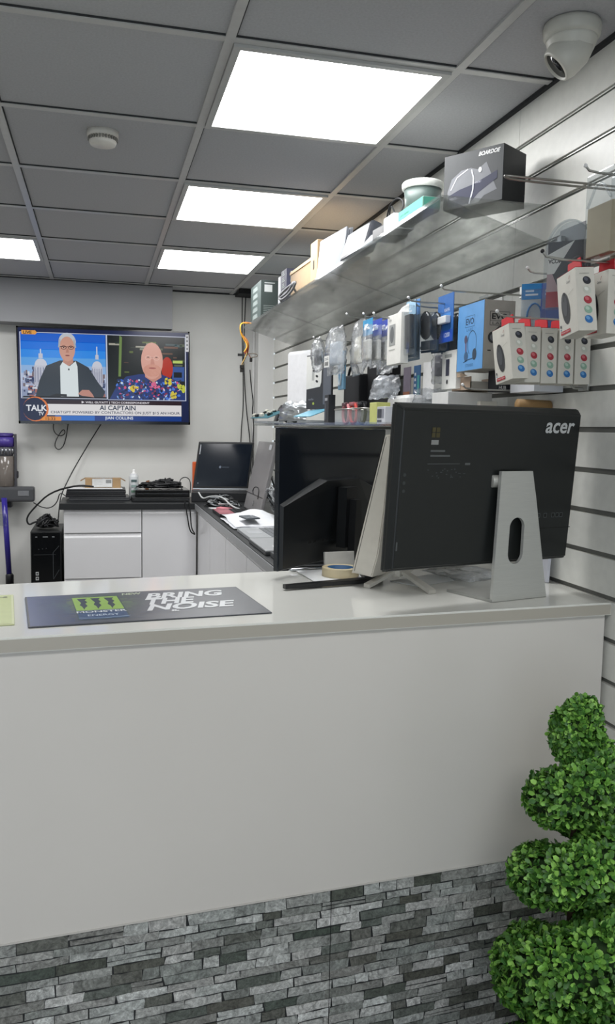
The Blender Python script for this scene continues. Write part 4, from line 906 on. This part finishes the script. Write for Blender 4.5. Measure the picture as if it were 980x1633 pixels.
# white all-in-one seen edge-on
yawW = math.radians(41)
t = thing('white_computer', 'white all-in-one computer, a slim edge visible between the two black screens', 'computer', (.632, 2.0, CT), (0, 0, yawW))
tilt = Matrix.Identity(4); tilt[1][2] = -.24
b = B(); bm = bmesh.new()
prof = [(0, .034), (-.050, .030), (-.052, .09), (-.040, .20), (-.014, .37), (-.002, .392), (.010, .39), (.012, .034)]
A_ = [bm.verts.new((.0, y, z)) for y, z in prof]; C_ = [bm.verts.new((.50, y, z)) for y, z in prof]
bm.faces.new(A_); bm.faces.new(C_[::-1])
for i in range(len(prof)): j = (i+1) % len(prof); bm.faces.new((A_[i], C_[i], C_[j], A_[j]))
bmesh.ops.recalc_face_normals(bm, faces=bm.faces[:])
bmesh.ops.bevel(bm, geom=[e for e in bm.edges if e.calc_length() < .45], offset=.003, segments=2, affect='EDGES')
b.bm(bm, '#d6d1c6', 'plastic'); b.v = [tuple(tilt@Vector(v)) for v in b.v]; b.build('body', t)
b = B(); b.box(-.0006, .501, .0035, .005, .04, .385, '#5c5a55', 'plastic'); b.v = [tuple(tilt@Vector(v)) for v in b.v]; b.build('seam', t)
b = B(); b.box(.004, .496, .0122, .0135, .045, .384, '#08090a', 'screen'); b.v = [tuple(tilt@Vector(v)) for v in b.v]; b.build('screen', t)
org = Vector((.632, 2.0, CT))
for nm, a, c in (('leg', (.662, 1.972), (.748, 2.012)), ('leg', (.800, 1.872), (.772, 2.004))):
    b = B(); b.T = Matrix.Rotation(-yawW, 4, 'Z'); bar(b, (a[0]-org.x, a[1]-org.y), (c[0]-org.x, c[1]-org.y), .011, .010, .0005, .030, .009, '#cfccc3', 'satin'); b.build(nm, t)
b = B(); b.T = Matrix.Rotation(-yawW, 4, 'Z'); bar(b, (.745-org.x, 2.005-org.y), (.80-org.x, 2.05-org.y), .02, .02, .022, .03, .022, '#cfccc3', 'satin'); b.build('leg_bracket', t)

# small things
t = thing('masking_tape', 'roll of cream masking tape on the paper sheets', 'tape roll', (.640, 2.135, CT+.0035))
B().lathe([(.036, 0), (.050, 0), (.0505, .001), (.0505, .023), (.050, .024), (.036, .024), (.036, 0)], '#d6c7a4', 'card', 40).build('tape', t)
B().lathe([(.0335, .0005), (.0358, .0005), (.0358, .0235), (.0335, .0235), (.0335, .0005)], '#2f5f8c', 'card', 40).build('core', t, 'blue printed core')
t = thing('paper_sheets', 'white paper sheets under the masking tape', 'papers', (0, 0, CT))
b = B()
for k, (dx, dy) in enumerate(((0, 0), (.006, .004), (-.003, .008))):
    b.prism([(.540+dx, 2.222+dy), (.552+dx, 2.03+dy), (.70+dx, 2.055+dy), (.72+dx, 2.235+dy)], .0004+.001*k, .0012+.001*k, '#eceeee', 'card')
b.build('sheets', t)
t = thing('small_card', 'upright white card behind the masking tape', 'card', (.664, 2.218, CT+.0045), (-.15, 0, .1)); B().box(-.045, .045, 0, .012, 0, .052, '#d9d7d0', 'card', .001).build('body', t)
t = thing('pen', 'silver pen on the counter behind the black monitor', 'pen', (.575, 2.240, CT+.005), (0, 0, .2)); B().lathe([(.001, -.06), (.0045, -.05), (.0045, .06), (.003, .065)], '#c9ccd0', 'metal', 12, 'x').build('barrel', t); B().tube([(.0, .0045, .0), (.05, .0055, 0)], .001, '#9a9da0', 'metal').build('clip', t)
t = thing('plastic_packets', 'clear and white plastic packet lying behind the silver stand', 'packet', (1.03, 2.06, CT+.022), (0, PI/2-.04, .3)); b = B(); b.pillow(.2, .14, .02, '#dfe4e8', 'film', 99, crump=.006, pinch=False); b.build('bag', t)
t = thing('paper_note', 'white paper on the counter under the all-in-one computer', 'paper', (.80, 1.96, CT+.0005), (0, 0, .5)); B().box(0, .17, 0, .10, 0, .0012, '#e9ebeb', 'card').build('sheet', t)
t = thing('white_sleeve', 'white plastic sleeve leaning on the slatted wall behind the big monitor', 'packet', (1.165, 1.96, CT+.001), (0, .05, 0)); b = B(); b.box(0, .010, 0, .15, 0, .115, '#dadce6', 'plastic', .003); b.build('sleeve', t)

# counter mats
def mat_quad(name, label, P, th=.0022):
    t = thing(name, label, 'counter mat', (0, 0, 0)); return t
A0 = Vector((-.136, 1.672, CT)); u = Vector((.500, .051, 0)); v = Vector((-.004, .302, 0)); mw, mh = u.length, v.length
t = thing('counter_mat', 'dark rectangular counter mat printed with a green claw energy drink advert', 'counter mat', A0, (0, 0, math.atan2(u.y, u.x)))
B().box(0, mw, 0, mh, .0003, .0030, '#3a3e46', 'plastic', .0012).build('mat', t)
b = B(); b.lh = .00009; b.plane((0, 0, .0031), (1, 0, 0), (0, 1, 0)); P_ = 'satin'
b.rect(.004, .004, mw-.004, mh-.004, '#50545b', 0.3, P_)
for k in range(26):
    c = lin('#33436f'); d_ = lin('#50545b'); q = k/25; b.rect(.004+q*.13, .004, .004+(k+1)/25*.13, mh-.004, tuple(c[i]*(1-q)+d_[i]*q for i in range(3)), .6, P_)
R = random.Random(8)
gc, dc = lin('#7f9f4a'), lin('#4c5560')
for k in range(900):
    a = min(max(R.gauss(.15, .07), .03), .33); e = min(max(R.gauss(.18, .08), .03), .275)
    q = math.exp(-((a-.155)/.06)**2-((e-.19)/.07)**2)*R.uniform(.7, 1.1); q = min(1, max(0, q))
    if a < .09: dc = lin('#3c4a6c')
    else: dc = lin('#4e5460')
    b.ell(a, e, R.uniform(.004, .011), R.uniform(.002, .006), tuple(gc[i]*q+dc[i]*(1-q) for i in range(3)), .9+k*.002, P_, R.uniform(-.4, .4), 8)
b.poly([(.098, .03), (.198, .03), (.205, .06), (.205, .262), (.10, .262), (.098, .06)], '#33484a', 3, P_)
b.rect(.101, .12, .202, .258, '#93b84c', 4, P_); b.rect(.101, .035, .202, .118, '#2c4a70', 4, P_)
for k in range(3):
    xx = .115+k*.030
    b.poly([(xx-.004, .245), (xx+.018, .245), (xx+.012, .225), (xx+.016, .205), (xx+.010, .190), (xx+.013, .165), (xx+.006, .145), (xx+.003, .128), (xx+.001, .160), (xx-.003, .175), (xx+.002, .20), (xx-.002, .225)], '#27343a', 5, P_)
b.text('MONSTER', .100, .095, .205, .113, '#dfe3e6', 6, P_, .02); b.text('ENERGY', .12, .062, .185, .078, '#c9d6e4', 6, P_, .01); b.line([(.10, .05), (.15, .040), (.205, .05)], .003, '#9cb4cc', 6, P_)
b.text('NEW', .215, .262, .262, .285, '#b9c4a8', 6, P_, .03, .2)
for k, (s_, x0, x1) in enumerate((('BRING', .262, .455), ('THE', .258, .375), ('NOISE', .245, .455))):
    z_ = .205-k*.062; b.text(s_, x0, z_, x1, z_+.064, '#d9dcde', 6+k*.5, P_, .035, .35)
b.text('&', .295, .062, .315, .080, '#d9dcde', 8, P_, .03)
b.T = Matrix.Identity(4); b.build('printed_face', t)
t = thing('yellow_mat', 'yellow green counter mat cut by the left edge of the photo', 'counter mat', (-.195, 2.005, CT), (0, 0, math.atan2(.051, .5)))
B().box(-.5, 0, -.302, 0, .0003, .0030, '#c9cfa0', 'plastic', .0012).build('mat', t)
b = B(); b.plane((-.5, -.302, .0031), (1, 0, 0), (0, 1, 0)); b.rect(.005, .005, .495, .297, '#b7c27c', 1, 'satin'); b.line([(.42, .265), (.45, .275), (.485, .27)], .004, '#4f5a3a', 2, 'satin'); b.ell(.482, .272, .005, .005, '#3d4730', 3, 'satin'); b.build('printed_face', t)

# ================================================================== BENCH GOODS
# left stack of laptops
for k, (x, y, w, d, h, c, lab) in enumerate(((-.185, 5.42, .38, .26, .022, '#3a3c3f', 'grey lowest laptop of the stack at the left end of the bench'), (-.205, 5.42, .375, .26, .025, '#1c1d20', 'black laptop in the middle of the left stack'), (-.20, 5.43, .37, .25, .024, '#232427', 'black laptop at the top of the left stack'))):
    z = BT+.0005+[0, .0225, .048][k]
    t = thing('closed_laptop', lab, 'laptop', (x, y, z), (0, 0, [.0, .01, -.015][k]), 'closed laptops stacked on the back bench')
    B().box(0, w, 0, d, 0, h*.58, c, 'plastic', .003).build('base', t); B().box(.002, w-.002, .002, d-.002, h*.62, h, c, 'plastic', .003).build('lid', t)
    B().box(.03, w-.03, d-.006, d+.002, h*.2, h*.9, '#101113', 'plastic', .002).build('hinge', t)
t = thing('white_folder', 'white papers on top of the left laptop stack', 'papers', (-.19, 5.44, BT+.0735)); B().box(0, .34, 0, .22, 0, .004, '#d9dadb', 'card', .001).build('sheets', t)
t = thing('shipping_box', 'opened cardboard tube box wrapped in clear film on the laptop stack', 'cardboard box', (-.085, 5.50, BT+.078))
B().box(0, .225, 0, .09, 0, .062, '#a88a64', 'card', .001).build('body', t)
for sx, x0 in ((-1, 0), (1, .225)): B().prism([(x0, .062), (x0+sx*.03, .045), (x0+sx*.028, .042), (x0, .058)], 0, .09, '#8a6d4a', 'card', 'y').build('flap', t)
b = B(); b.box(.04, .175, -.002, .092, .0, .064, '#d4d6d6', 'film', .004); b.build('film_wrap', t)
b = B(); b.plane((0, -.0025, 0), (1, 0, 0), (0, 0, 1)); b.rect(.045, .006, .17, .058, '#d6d7d6', 1); b.rect(.13, .03, .165, .052, '#8c8e8e', 2); [b.line([(.055, .02+q*.01), (.11, .024+q*.01)], .0015, '#b0b2b2', 2) for q in range(4)]; b.build('shipping_label', t)
t = thing('spray_can', 'white and silver spray can standing on the back bench', 'spray can', (.225, 5.55, BT+.0005))
B().lathe([(.029, 0), (.031, .003), (.031, .150), (.030, .153), (.021, .168)], ['#c4c8ca', '#d3d7d9', '#e6e9e9', '#c9cbcd'], 'satin', 28).build('can', t)
B().lathe([(.019, .166), (.019, .172), (.010, .175), (.010, .188), (.007, .196), (0, .197)], '#e6e6e4', 'plastic', 20).build('nozzle', t)
b = B(); [b.box(-.018+q*.0, .018, -.0318, -.0312, .045+q*.035, .06+q*.035, ['#5f7f6c', '#8fa4a0', '#4a5f60'][q], 'card') for q in range(3)]; b.build('label', t)
# black equipment under the cable heap
for k, (x, z, w, h, c, m, lab) in enumerate(((.205, 0, .365, .028, '#17181a', 'plastic', 'flat black laptop lowest under the heap of cables'), (.225, .030, .345, .046, '#0d0e10', 'gloss', 'glossy black console under the heap of cables'))):
    t = thing('black_device', lab, 'electronic device', (x, 5.33, BT+.0005+z)); B().box(0, w, 0, .27, 0, h, c, m, .004).build('body', t); B().box(.01, w-.01, -.001, .0, h*.45, h*.52, '#7d8084', 'metal').build('front_line', t)
def tangle(name, label, cen, ext, n, r, cols, seed, turns=9):
    R = random.Random(seed); b = B()
    for k in range(n):
        pts = []
        for q in range(turns*2):
            a = R.uniform(0, 2*PI); rr = R.uniform(.2, 1)
            pts.append((cen[0]+ext[0]*rr*math.cos(a), cen[1]+ext[1]*rr*math.sin(a), cen[2]+r+(R.random()**1.2)*ext[2]*(1.15-rr*.7)))
        b.tube(pts, r*R.uniform(.8, 1.1), cols[k % len(cols)], 'rubber', 6, smoothpath=2)
    tag(b.build(name), label, 'cables', None, 'stuff')
tangle('cable_heap', 'heap of black cables on the glossy console right of the spray can', (.40, 5.44, BT+.077), (.165, .09, .072), 11, .0055, ['#141517', '#1c1d20', '#101113'], 1)
tangle('cable_heap', 'loose tangle of grey and black cables on the bench corner before the dark screen', (.735, 5.04, BT), (.125, .20, .075), 13, .0045, ['#18191b', '#8b8f92', '#2a2c2e', '#b4b6b6'], 2)
tangle('cable_heap', 'heap of black cables on top of the computer tower', (-.32, 5.47, .802), (.085, .10, .095), 9, .0055, ['#141517', '#1a1b1e'], 3)
tag(B().tube([(.555, 5.24, 1.0), (.565, 5.235, .92), (.57, 5.235, .82), (.595, 5.235, .78), (.59, 5.23, .78), (.56, 5.23, .80), (.545, 5.235, .90), (.53, 5.24, .99)], .004, '#17181a', 'rubber', 6, smoothpath=2).build('hanging_loop'), 'black cable loop hanging over the edge of the back bench', 'cable')
tag(B().tube([(.52, 5.32, 1.06), (.50, 5.33, 1.12), (.54, 5.33, 1.145), (.575, 5.32, 1.12), (.57, 5.3, 1.04)], .003, '#1c1d1f', 'rubber', 6, smoothpath=2).build('cable_arc'), 'thin black cable arc standing up beside the dark screen', 'cable')
tag(B().tube([(.60, 5.1, 1.06), (.62, 5.06, 1.02), (.66, 5.0, 1.045), (.72, 4.9, 1.05), (.76, 4.8, 1.00), (.80, 4.7, .99)], .005, '#b9bcbc', 'rubber', 8, smoothpath=2).build('grey_cable'), 'light grey cable curving over the bench corner', 'cable')
t = thing('wooden_block', 'small brown wooden wedge between spray can and cables', 'wedge', (.275, 5.60, BT+.0005)); B().prism([(0, 0), (.04, 0), (.055, .12), (.035, .115)], 0, .04, '#8a5c3c', 'card', 'y').build('body', t)
# dark screen on the bench
t = thing('dark_screen', 'dark laptop screen open on the bench corner below the hanging wires', 'laptop', (.585, 5.36, BT+.0005), (0, 0, -.10))
B().box(0, .37, -.03, .20, 0, .062, '#1b1c1f', 'plastic', .004).build('base', t)
sk = Matrix.Identity(4); sk[0][2] = .13; sk[1][2] = .10
b = B(); b.box(.0, .375, .205, .222, .062, .385, '#0f1113', 'plastic', .006); b.v = [tuple(sk@Vector(v)) for v in b.v]; b.build('screen_lid', t)
b = B(); b.T = sk; b.box(.012, .363, .2035, .2048, .085, .372, '#151c26', 'screen'); o0 = B(); o0.plane((0, .2032, 0), (1, 0, 0), (0, 0, 1)); b.T = sk@o0.T
b.ell(.165, .215, .008, .009, '#6a7484', 1, 'card'); b.rect(.178, .211, .225, .217, '#39424e', 1, 'card'); b.rect(.014, .30, .019, .365, '#c4c8ce', 1, 'card'); b.ell(.03, .105, .004, .004, '#8a9098', 1, 'card'); b.build('display', t)
b = B(); b.T = sk; b.box(.0, .375, .200, .2035, .064, .072, '#b9bcc0', 'metal'); b.build('chrome_strip', t)
t = thing('orange_case', 'orange tool standing behind the left edge of the dark screen', 'tool', (.618, 5.78, BT+.0)); 
t.location = (.625, 5.66, BT+.0005)
B().box(0, .05, 0, .045, 0, .245, '#e0622c', 'plastic', .010, 3).build('body', t); B().tube([(.012, -.003, .02), (.004, -.004, .05), (.02, -.004, .055), (.024, -.003, .02)], .003, '#2b2b2b', 'rubber', smoothpath=1).build('trigger', t)
# silver leaning all-in-one
t = thing('silver_computer', 'silver all-in-one computer leaning on the side bench, its narrow back towards the room', 'computer', (.855, 4.44, BT+.0005), (0, 0, 0))
sk = Matrix.Identity(4); sk[0][2] = .22
b = B(); b.box(0, .022, 0, .50, .002, .405, '#868485', 'satin', .006, 3); b.v = [tuple(sk@Vector(v)) for v in b.v]; b.build('body', t)
b = B(); b.T = sk; b.box(-.0008, .0, .004, .496, .095, .099, '#1d1e20', 'plastic'); b.build('chin_seam', t)
b = B(); o0 = B(); o0.plane((-.001, .50, 0), (0, -1, 0), (0, 0, 1)); b.T = sk@o0.T; b.ell(.27, .050, .011, .016, '#55575a', 2, 'card'); b.text('hp', .262, .038, .279, .062, '#cfd0d2', 3, 'card', shear=.3); b.rect(.36, .362, .43, .392, '#d9dbdf', 2, 'card'); b.build('logo', t)
B().tube([(-.004, .16, .11), (.0, .20, .13), (.0, .12, .155), (.01, .05, .15), (.0, .04, .09)], .003, '#202124', 'rubber', smoothpath=2).build('cord', t)
b = B(); b.add([(.085, .04, .22), (.085, .10, .22), (.165, .10, .0), (.165, .04, .0), (.079, .04, .214), (.079, .10, .214), (.158, .10, .0), (.158, .04, .0)], [(0, 1, 2, 3), (7, 6, 5, 4), (0, 4, 5, 1), (3, 2, 6, 7), (0, 3, 7, 4), (1, 5, 6, 2)], '#b9bbbc', 'satin'); b.build('prop_leg', t)
# coil of grey cable
t = thing('cable_coil', 'coil of grey network cable beside the silver computer', 'cable', (.945, 4.32, BT+.010), (0, -.35, 0))
b = B(); R = random.Random(6)
for k in range(9): b.tube([(R.uniform(-.02, .02), (.075+R.uniform(-.02, .01))*math.cos(a)+R.uniform(-.003, .003), .088+(.075+R.uniform(-.016, .008))*math.sin(a)) for a in [2*PI*i/22 for i in range(22)]], .0045, '#8f9294' if k % 3 else '#4a4c4f', 'rubber', 6, closed=True)
b.build('windings', t)
t = thing('cable_coil', 'black wound cord inside the grey coil', 'cable', (.93, 4.20, BT+.0005)); bpy.data.objects.remove(t)
# laptops on the side bench
def open_base(name, label, loc, w, d, body, keys, rz=0, pad='#b9bcbf', screen=True):
    """local x: from palm rest (0) to the hinge (w); y along the keyboard"""
    t = thing(name, label, 'laptop', loc, (0, 0, rz)); B().box(0, w, 0, d, 0, .016, body, 'satin', .003).build('base', t)
    b = B()
    for r in range(5):
        for q in range(13): b.box(w*.42+r*w*.105, w*.42+r*w*.105+w*.09, .02+q*(d-.04)/13, .02+(q+.85)*(d-.04)/13, .0162, .0182, keys, 'plastic')
    b.build('keyboard', t); B().box(w*.08, w*.34, d*.36, d*.66, .0161, .0168, pad, 'satin').build('touchpad', t)
    return t
t = open_base('silver_laptop', 'silver laptop with grey keys on the side bench, just beyond the closed one', (.625, 3.44, BT+.001), .235, .345, '#aeb1b3', '#7b7e82')
sk = R4(0, .55, 0, (.237, 0, .016)); b = B(); b.T = sk; b.box(0, .006, .0, .345, 0, .22, '#a4a7a9', 'satin', .002); b.build('screen_lid', t)
t = thing('closed_silver_laptop', 'closed grey laptop nearest the reception counter on the side bench', 'laptop', (.612, 3.04, BT+.001), (0, 0, .0))
B().box(0, .25, 0, .355, 0, .012, '#3b3d40', 'plastic', .003).build('base', t); B().box(.001, .249, .001, .354, .0125, .020, '#a9abad', 'satin', .003).build('lid', t)
b = B(); b.plane((0, 0, .0201), (1, 0, 0), (0, 1, 0)); b.rect(.05, .06, .115, .12, '#e2e3e3', 1); b.ell(.125, .25, .011, .014, '#8a8c8e', 1); b.build('label_sticker', t)
t = thing('black_laptop', 'dark slab with a photo card at the counter end of the side bench', 'laptop', (.625, 2.84, BT+.001)); B().box(0, .24, 0, .17, 0, .020, '#3c4044', 'plastic', .003).build('base', t); b = B(); b.plane((0, 0, .0201), (1, 0, 0), (0, 1, 0)); b.rect(.04, .05, .16, .15, '#7f8488', 1); b.ell(.09, .10, .02, .03, '#4b5054', 2); b.build('photo_card', t)
t = open_base('red_laptop', 'dark laptop with red palm rest on the side bench behind the white papers', (.632, 4.40, BT+.001), .22, .30, '#232427', '#141517', 0, '#b8707a')
b = B(); b.box(.002, .088, .003, .297, .0161, .0166, '#a8606a', 'satin'); b.build('palm_rest', t, 'pinkish red palm rest')
# papers draped on the bench
t = thing('crumpled_paper', 'crumpled white paper sheets on the side bench', 'papers', (.62, 3.84, BT+.001)); b = B(); R = random.Random(9)
for k in range(2):
    vs = []; fs = []; nx, ny = 8, 8
    for i in range(nx+1):
        for j in range(ny+1):
            u_, v_ = i/nx, j/ny
            vs.append((.0+u_*.25+.01*k, v_*.46+.02*k, .004+.018*k*.3+.045*math.exp(-((u_-.6)**2*8+(v_-.62)**2*9))+R.uniform(0, .004)+.012*k*(v_ > .5)))
    for i in range(nx):
        for j in range(ny): q = i*(ny+1)+j; fs.append((q, q+ny+1, q+ny+2, q+1))
    b.add(vs, fs, '#e4e6ea', 'card', True)
o_ = b.build('sheets', t); md = o_.modifiers.new('thickness', 'SOLIDIFY'); md.thickness = .0012
t = thing('dark_phone', 'grey mobile phone lying on the crumpled white paper', 'phone', (.69, 3.90, BT+.040), (0, -.04, .1)); B().box(0, .07, 0, .14, 0, .008, '#4a4e54', 'plastic', .003).build('body', t); B().box(.004, .066, .006, .134, .0081, .0085, '#8d9298', 'screen').build('glass', t)
for k, (x, y, w, d, c, lab) in enumerate(((.70, 4.74, .07, .12, '#d2828c', 'pink cloth scrap on the side bench beside the silver computer'), (.72, 4.80, .10, .10, '#d9dbdb', 'white torn paper on the side bench corner'))):
    t = thing('cloth_scrap' if k == 0 else 'torn_paper', lab, 'scrap', (x, y+.0, BT+.001+.0), (0, 0, .4+k)); B().prism([(0, 0), (w, .01), (w*.8, d), (w*.3, d*.8), (-.01, d*.5)], .0, .012-.008*k, c, 'card').build('sheet', t)
t = thing('red_box', 'dark red circuit part behind the silver computer', 'electronic part', (1.06, 4.42, BT+.001)); B().box(0, .10, 0, .2, 0, .05, '#8e3c40', 'plastic', .003).build('body', t); B().box(.01, .09, .02, .18, .0505, .053, '#c86a6a', 'plastic').build('top_plate', t)
t = thing('teal_case', 'teal plastic case on the side bench by the black monitor', 'case', (1.0, 4.02, BT+.001)); B().box(0, .12, 0, .22, 0, .135, '#2a2c30', 'plastic', .004).build('body', t); B().box(-.001, .121, -.001, .221, .1355, .165, '#3d8f80', 'plastic', .004).build('lid', t)

# ================================================================== COMPUTER TOWER
t = thing('computer_tower', 'tall black computer tower left of the drawer cabinet', 'computer', (-.412, 5.30, 0))
B().box(0, .185, .01, .44, .0, .80, '#141618', 'plastic', .004).build('case', t)
b = B(); b.box(.004, .181, -.002, .012, .005, .795, '#0f1113', 'gloss', .004); b.build('front_panel', t)
b = B(); b.plane((0, -.0023, 0), (1, 0, 0), (0, 0, 1)); b.rect(.02, .655, .15, .657, '#3a3d40', 2)
for x, w in ((.03, .012), (.075, .03), (.13, .014)): b.rect(x, .765, x+w, .770, '#8d9194', 2)
b.line([(.135, .50), (.135, .67), (.17, .71)], .003, '#3d4144', 2); b.line([(.135, .50), (.17, .56)], .003, '#3d4144', 2)
for k in range(3): b.ell(.05+.022*k, .69+.003*k, .004, .003, '#2d3033', 2)
for k in range(2): b.rect(.030, .497+k*.030, .048, .519+k*.030, '#b9bcbc', 3); b.ell(.039, .508+k*.030, .006, .006, '#3a3c3e', 4)
b.build('drive_bays', t)

# ================================================================== CORDLESS VACUUM
t = thing('cordless_vacuum', 'purple and grey cordless stick vacuum in its wall dock at the left edge', 'vacuum cleaner', (-.60, 5.80, 0))
B().lathe([(.050, 1.372), (.056, 1.392), (.056, 1.392), (.050, 1.400), (.0, 1.4)], '#3c2c78', 'plastic', 28).lathe([(.056, 1.31), (.056, 1.372), (.050, 1.372)], '#4a3a8e', 'plastic', 28).build('motor_housing', t)
b = B(); b.lathe([(.048, 1.245), (.052, 1.27), (.054, 1.30), (.048, 1.31)], '#55565c', 'plastic', 28)
for i in range(14):
    a = 2*PI*i/14; b.T = R4(0, 0, a, (0, 0, 0)); b.lathe([(.006, 1.262), (.010, 1.285), (.007, 1.298)], '#a9abb0', 'metal', 8, 'z', (.052, 0, 0))
b.T = Matrix.Identity(4); b.build('cyclone', t)
B().lathe([(.050, 1.045), (.054, 1.05), (.054, 1.245), (.050, 1.247)], '#77706a', 'gloss', 28).build('dust_bin', t)
b = B(); b.box(.056, .072, -.02, .03, 1.03, 1.395, '#46464b', 'plastic', .006); b.box(.058, .082, -.015, .02, 1.10, 1.15, '#2b2b30', 'plastic', .01, 3); b.build('handle', t)
b = B(); b.box(-.10, .185, -.055, .03, .945, 1.046, '#4a4b4e', 'plastic', .018, 3); b.build('floor_head', t, 'dark grey floor head stored crosswise')
B().box(.08, .15, -.058, -.052, .985, 1.02, '#7c7e82', 'gloss', .002).build('head_window', t)
b = B(); b.lathe([(.018, .46), (.018, .975)], '#38308e', 'gloss', 20); sk = Matrix.Identity(4); sk[0][2] = -.045; b.v = [tuple(sk@Vector((v[0]+.040, v[1]-.078, v[2]))) for v in b.v]; b.build('wand', t)
b = B(); b.lathe([(.026, .40), (.026, .46), (.019, .47)], '#26272b', 'plastic', 20); b.v = [(v[0]+.022, v[1]-.078, v[2]) for v in b.v]; b.build('wand_collar', t)
B().box(-.045, .012, -.10, -.085, .79, .87, '#8f949e', 'clearbox', .004).build('crevice_tool', t)
B().box(-.03, .03, .031, .098, .9, 1.3, '#3a3b3f', 'plastic', .004).build('wall_dock', t)

# ================================================================== TOPIARY
t = thing('topiary', 'green spiral boxwood topiary in front of the counter at the lower right', 'plant', (.925, 1.40, 0))
R = random.Random(21); V = Vector
key = [(-.35, .915, .004, .030), (0, .885, .006, .046), (.3, .845, .016, .047), (.5, .815, .030, .048), (1.0, .742, .044, .052), (1.5, .672, .058, .056), (2.0, .580, .072, .050), (2.5, .495, .076, .058), (3.0, .372, .062, .084), (3.5, .27, .075, .09), (4.0, .16, .075, .09)]
def kp(s):
    for a, c in zip(key, key[1:]):
        if a[0] <= s <= c[0]:
            q = (s-a[0])/(c[0]-a[0]); return [a[i]*(1-q)+c[i]*q for i in (1, 2, 3)]
    return list(key[-1][1:])
def axis(s):
    z, rho, r = kp(s); a = PI-2*PI*(s-1)          # whole numbers: left side; then back, right, front
    return V((rho*math.cos(a), rho*math.sin(a), z)), r
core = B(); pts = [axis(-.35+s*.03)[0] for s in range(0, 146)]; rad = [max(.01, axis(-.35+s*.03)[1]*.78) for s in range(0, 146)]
core.tube(pts, rad, '#26401a', 'matte', 12)  # dark green tube filling the gaps between the leaves
fol = B(); LV = []; greens = ['#44702a', '#548533', '#64963c', '#3c6628', '#82b84e', '#467832', '#92c45c', '#386829', '#6fa544']
def leaf(p, n, c, L_):
    n = n.normalized(); tdir = n.cross(V((R.gauss(0, 1), R.gauss(0, 1), R.gauss(0, 1)))); tdir.normalize()
    d = (n*R.uniform(.35, 1.3)+tdir).normalized(); s_ = d.cross(n+tdir*.2)
    if s_.length < 1e-3: return
    s_.normalize(); up = s_.cross(d); w = L_*.30
    k = len(fol.v); q = [p, p+d*L_*.35+s_*w+up*w*.25, p+d*L_*.78+s_*w*.85+up*w*.25, p+d*L_, p+d*L_*.78-s_*w*.85+up*w*.25, p+d*L_*.35-s_*w+up*w*.25, p+d*L_*.5]
    fol.v += [tuple(x) for x in q]; cl = lin(c)
    for f in ((0, 1, 6), (1, 2, 6), (2, 3, 6), (3, 4, 6), (4, 5, 6), (5, 0, 6)):
        fol.f.append([k+i for i in f]); fol.col.append(cl); fol.mat.append('leaf'); fol.sm.append(True)
N_L = 0
while N_L < 30000:
    s = R.random()*4.35-.35
    c0, r = axis(s)
    if R.random() > (r/.095)**1.3*1.2: continue
    c1, _ = axis(min(4, s+.02)); tg = (c1-c0)
    tg = tg.normalized() if tg.length > 1e-6 else V((0, 0, -1))
    n = V((R.gauss(0, 1), R.gauss(0, 1), R.gauss(0, 1))); n -= tg*n.dot(tg)*(1 if -.05 < s < 3.95 else 0)
    if n.length < .1: continue
    n.normalize()
    if s < -.2: n = (n+V((0, 0, .9))).normalized()
    base = c0+n*r*R.uniform(.82, .98)
    # skip leaves deep inside neighbouring turns
    hid = False
    for ds in (-1, 1, -.5, .5, -.25, .25):
        if -.35 <= s+ds <= 4:
            cc, rr = axis(s+ds)
            if (base-cc).length < rr*.75: hid = True
    if hid: continue
    cbase = R.choice(greens)
    for q in range(2): leaf(base+V((R.uniform(-.004, .004), R.uniform(-.004, .004), R.uniform(-.004, .004))), n, cbase if q else R.choice(greens), R.uniform(.011, .0175)*(.9+.25*min(1, s/3))); N_L += 1
core.build('inner_core', t, 'dark core under the leaves'); fol.build('foliage', t)
B().tube([(0, 0, .18), (0.004, 0, .5), (0, .003, .88)], .011, '#3a2a1e', 'matte', 10).build('trunk', t)
B().lathe([(.075, 0), (.08, .004), (.10, .16), (.106, .165), (.106, .18), (.098, .18), (.094, .15), (.0, .15)], '#2a2a2c', 'plastic', 32).build('pot', t)
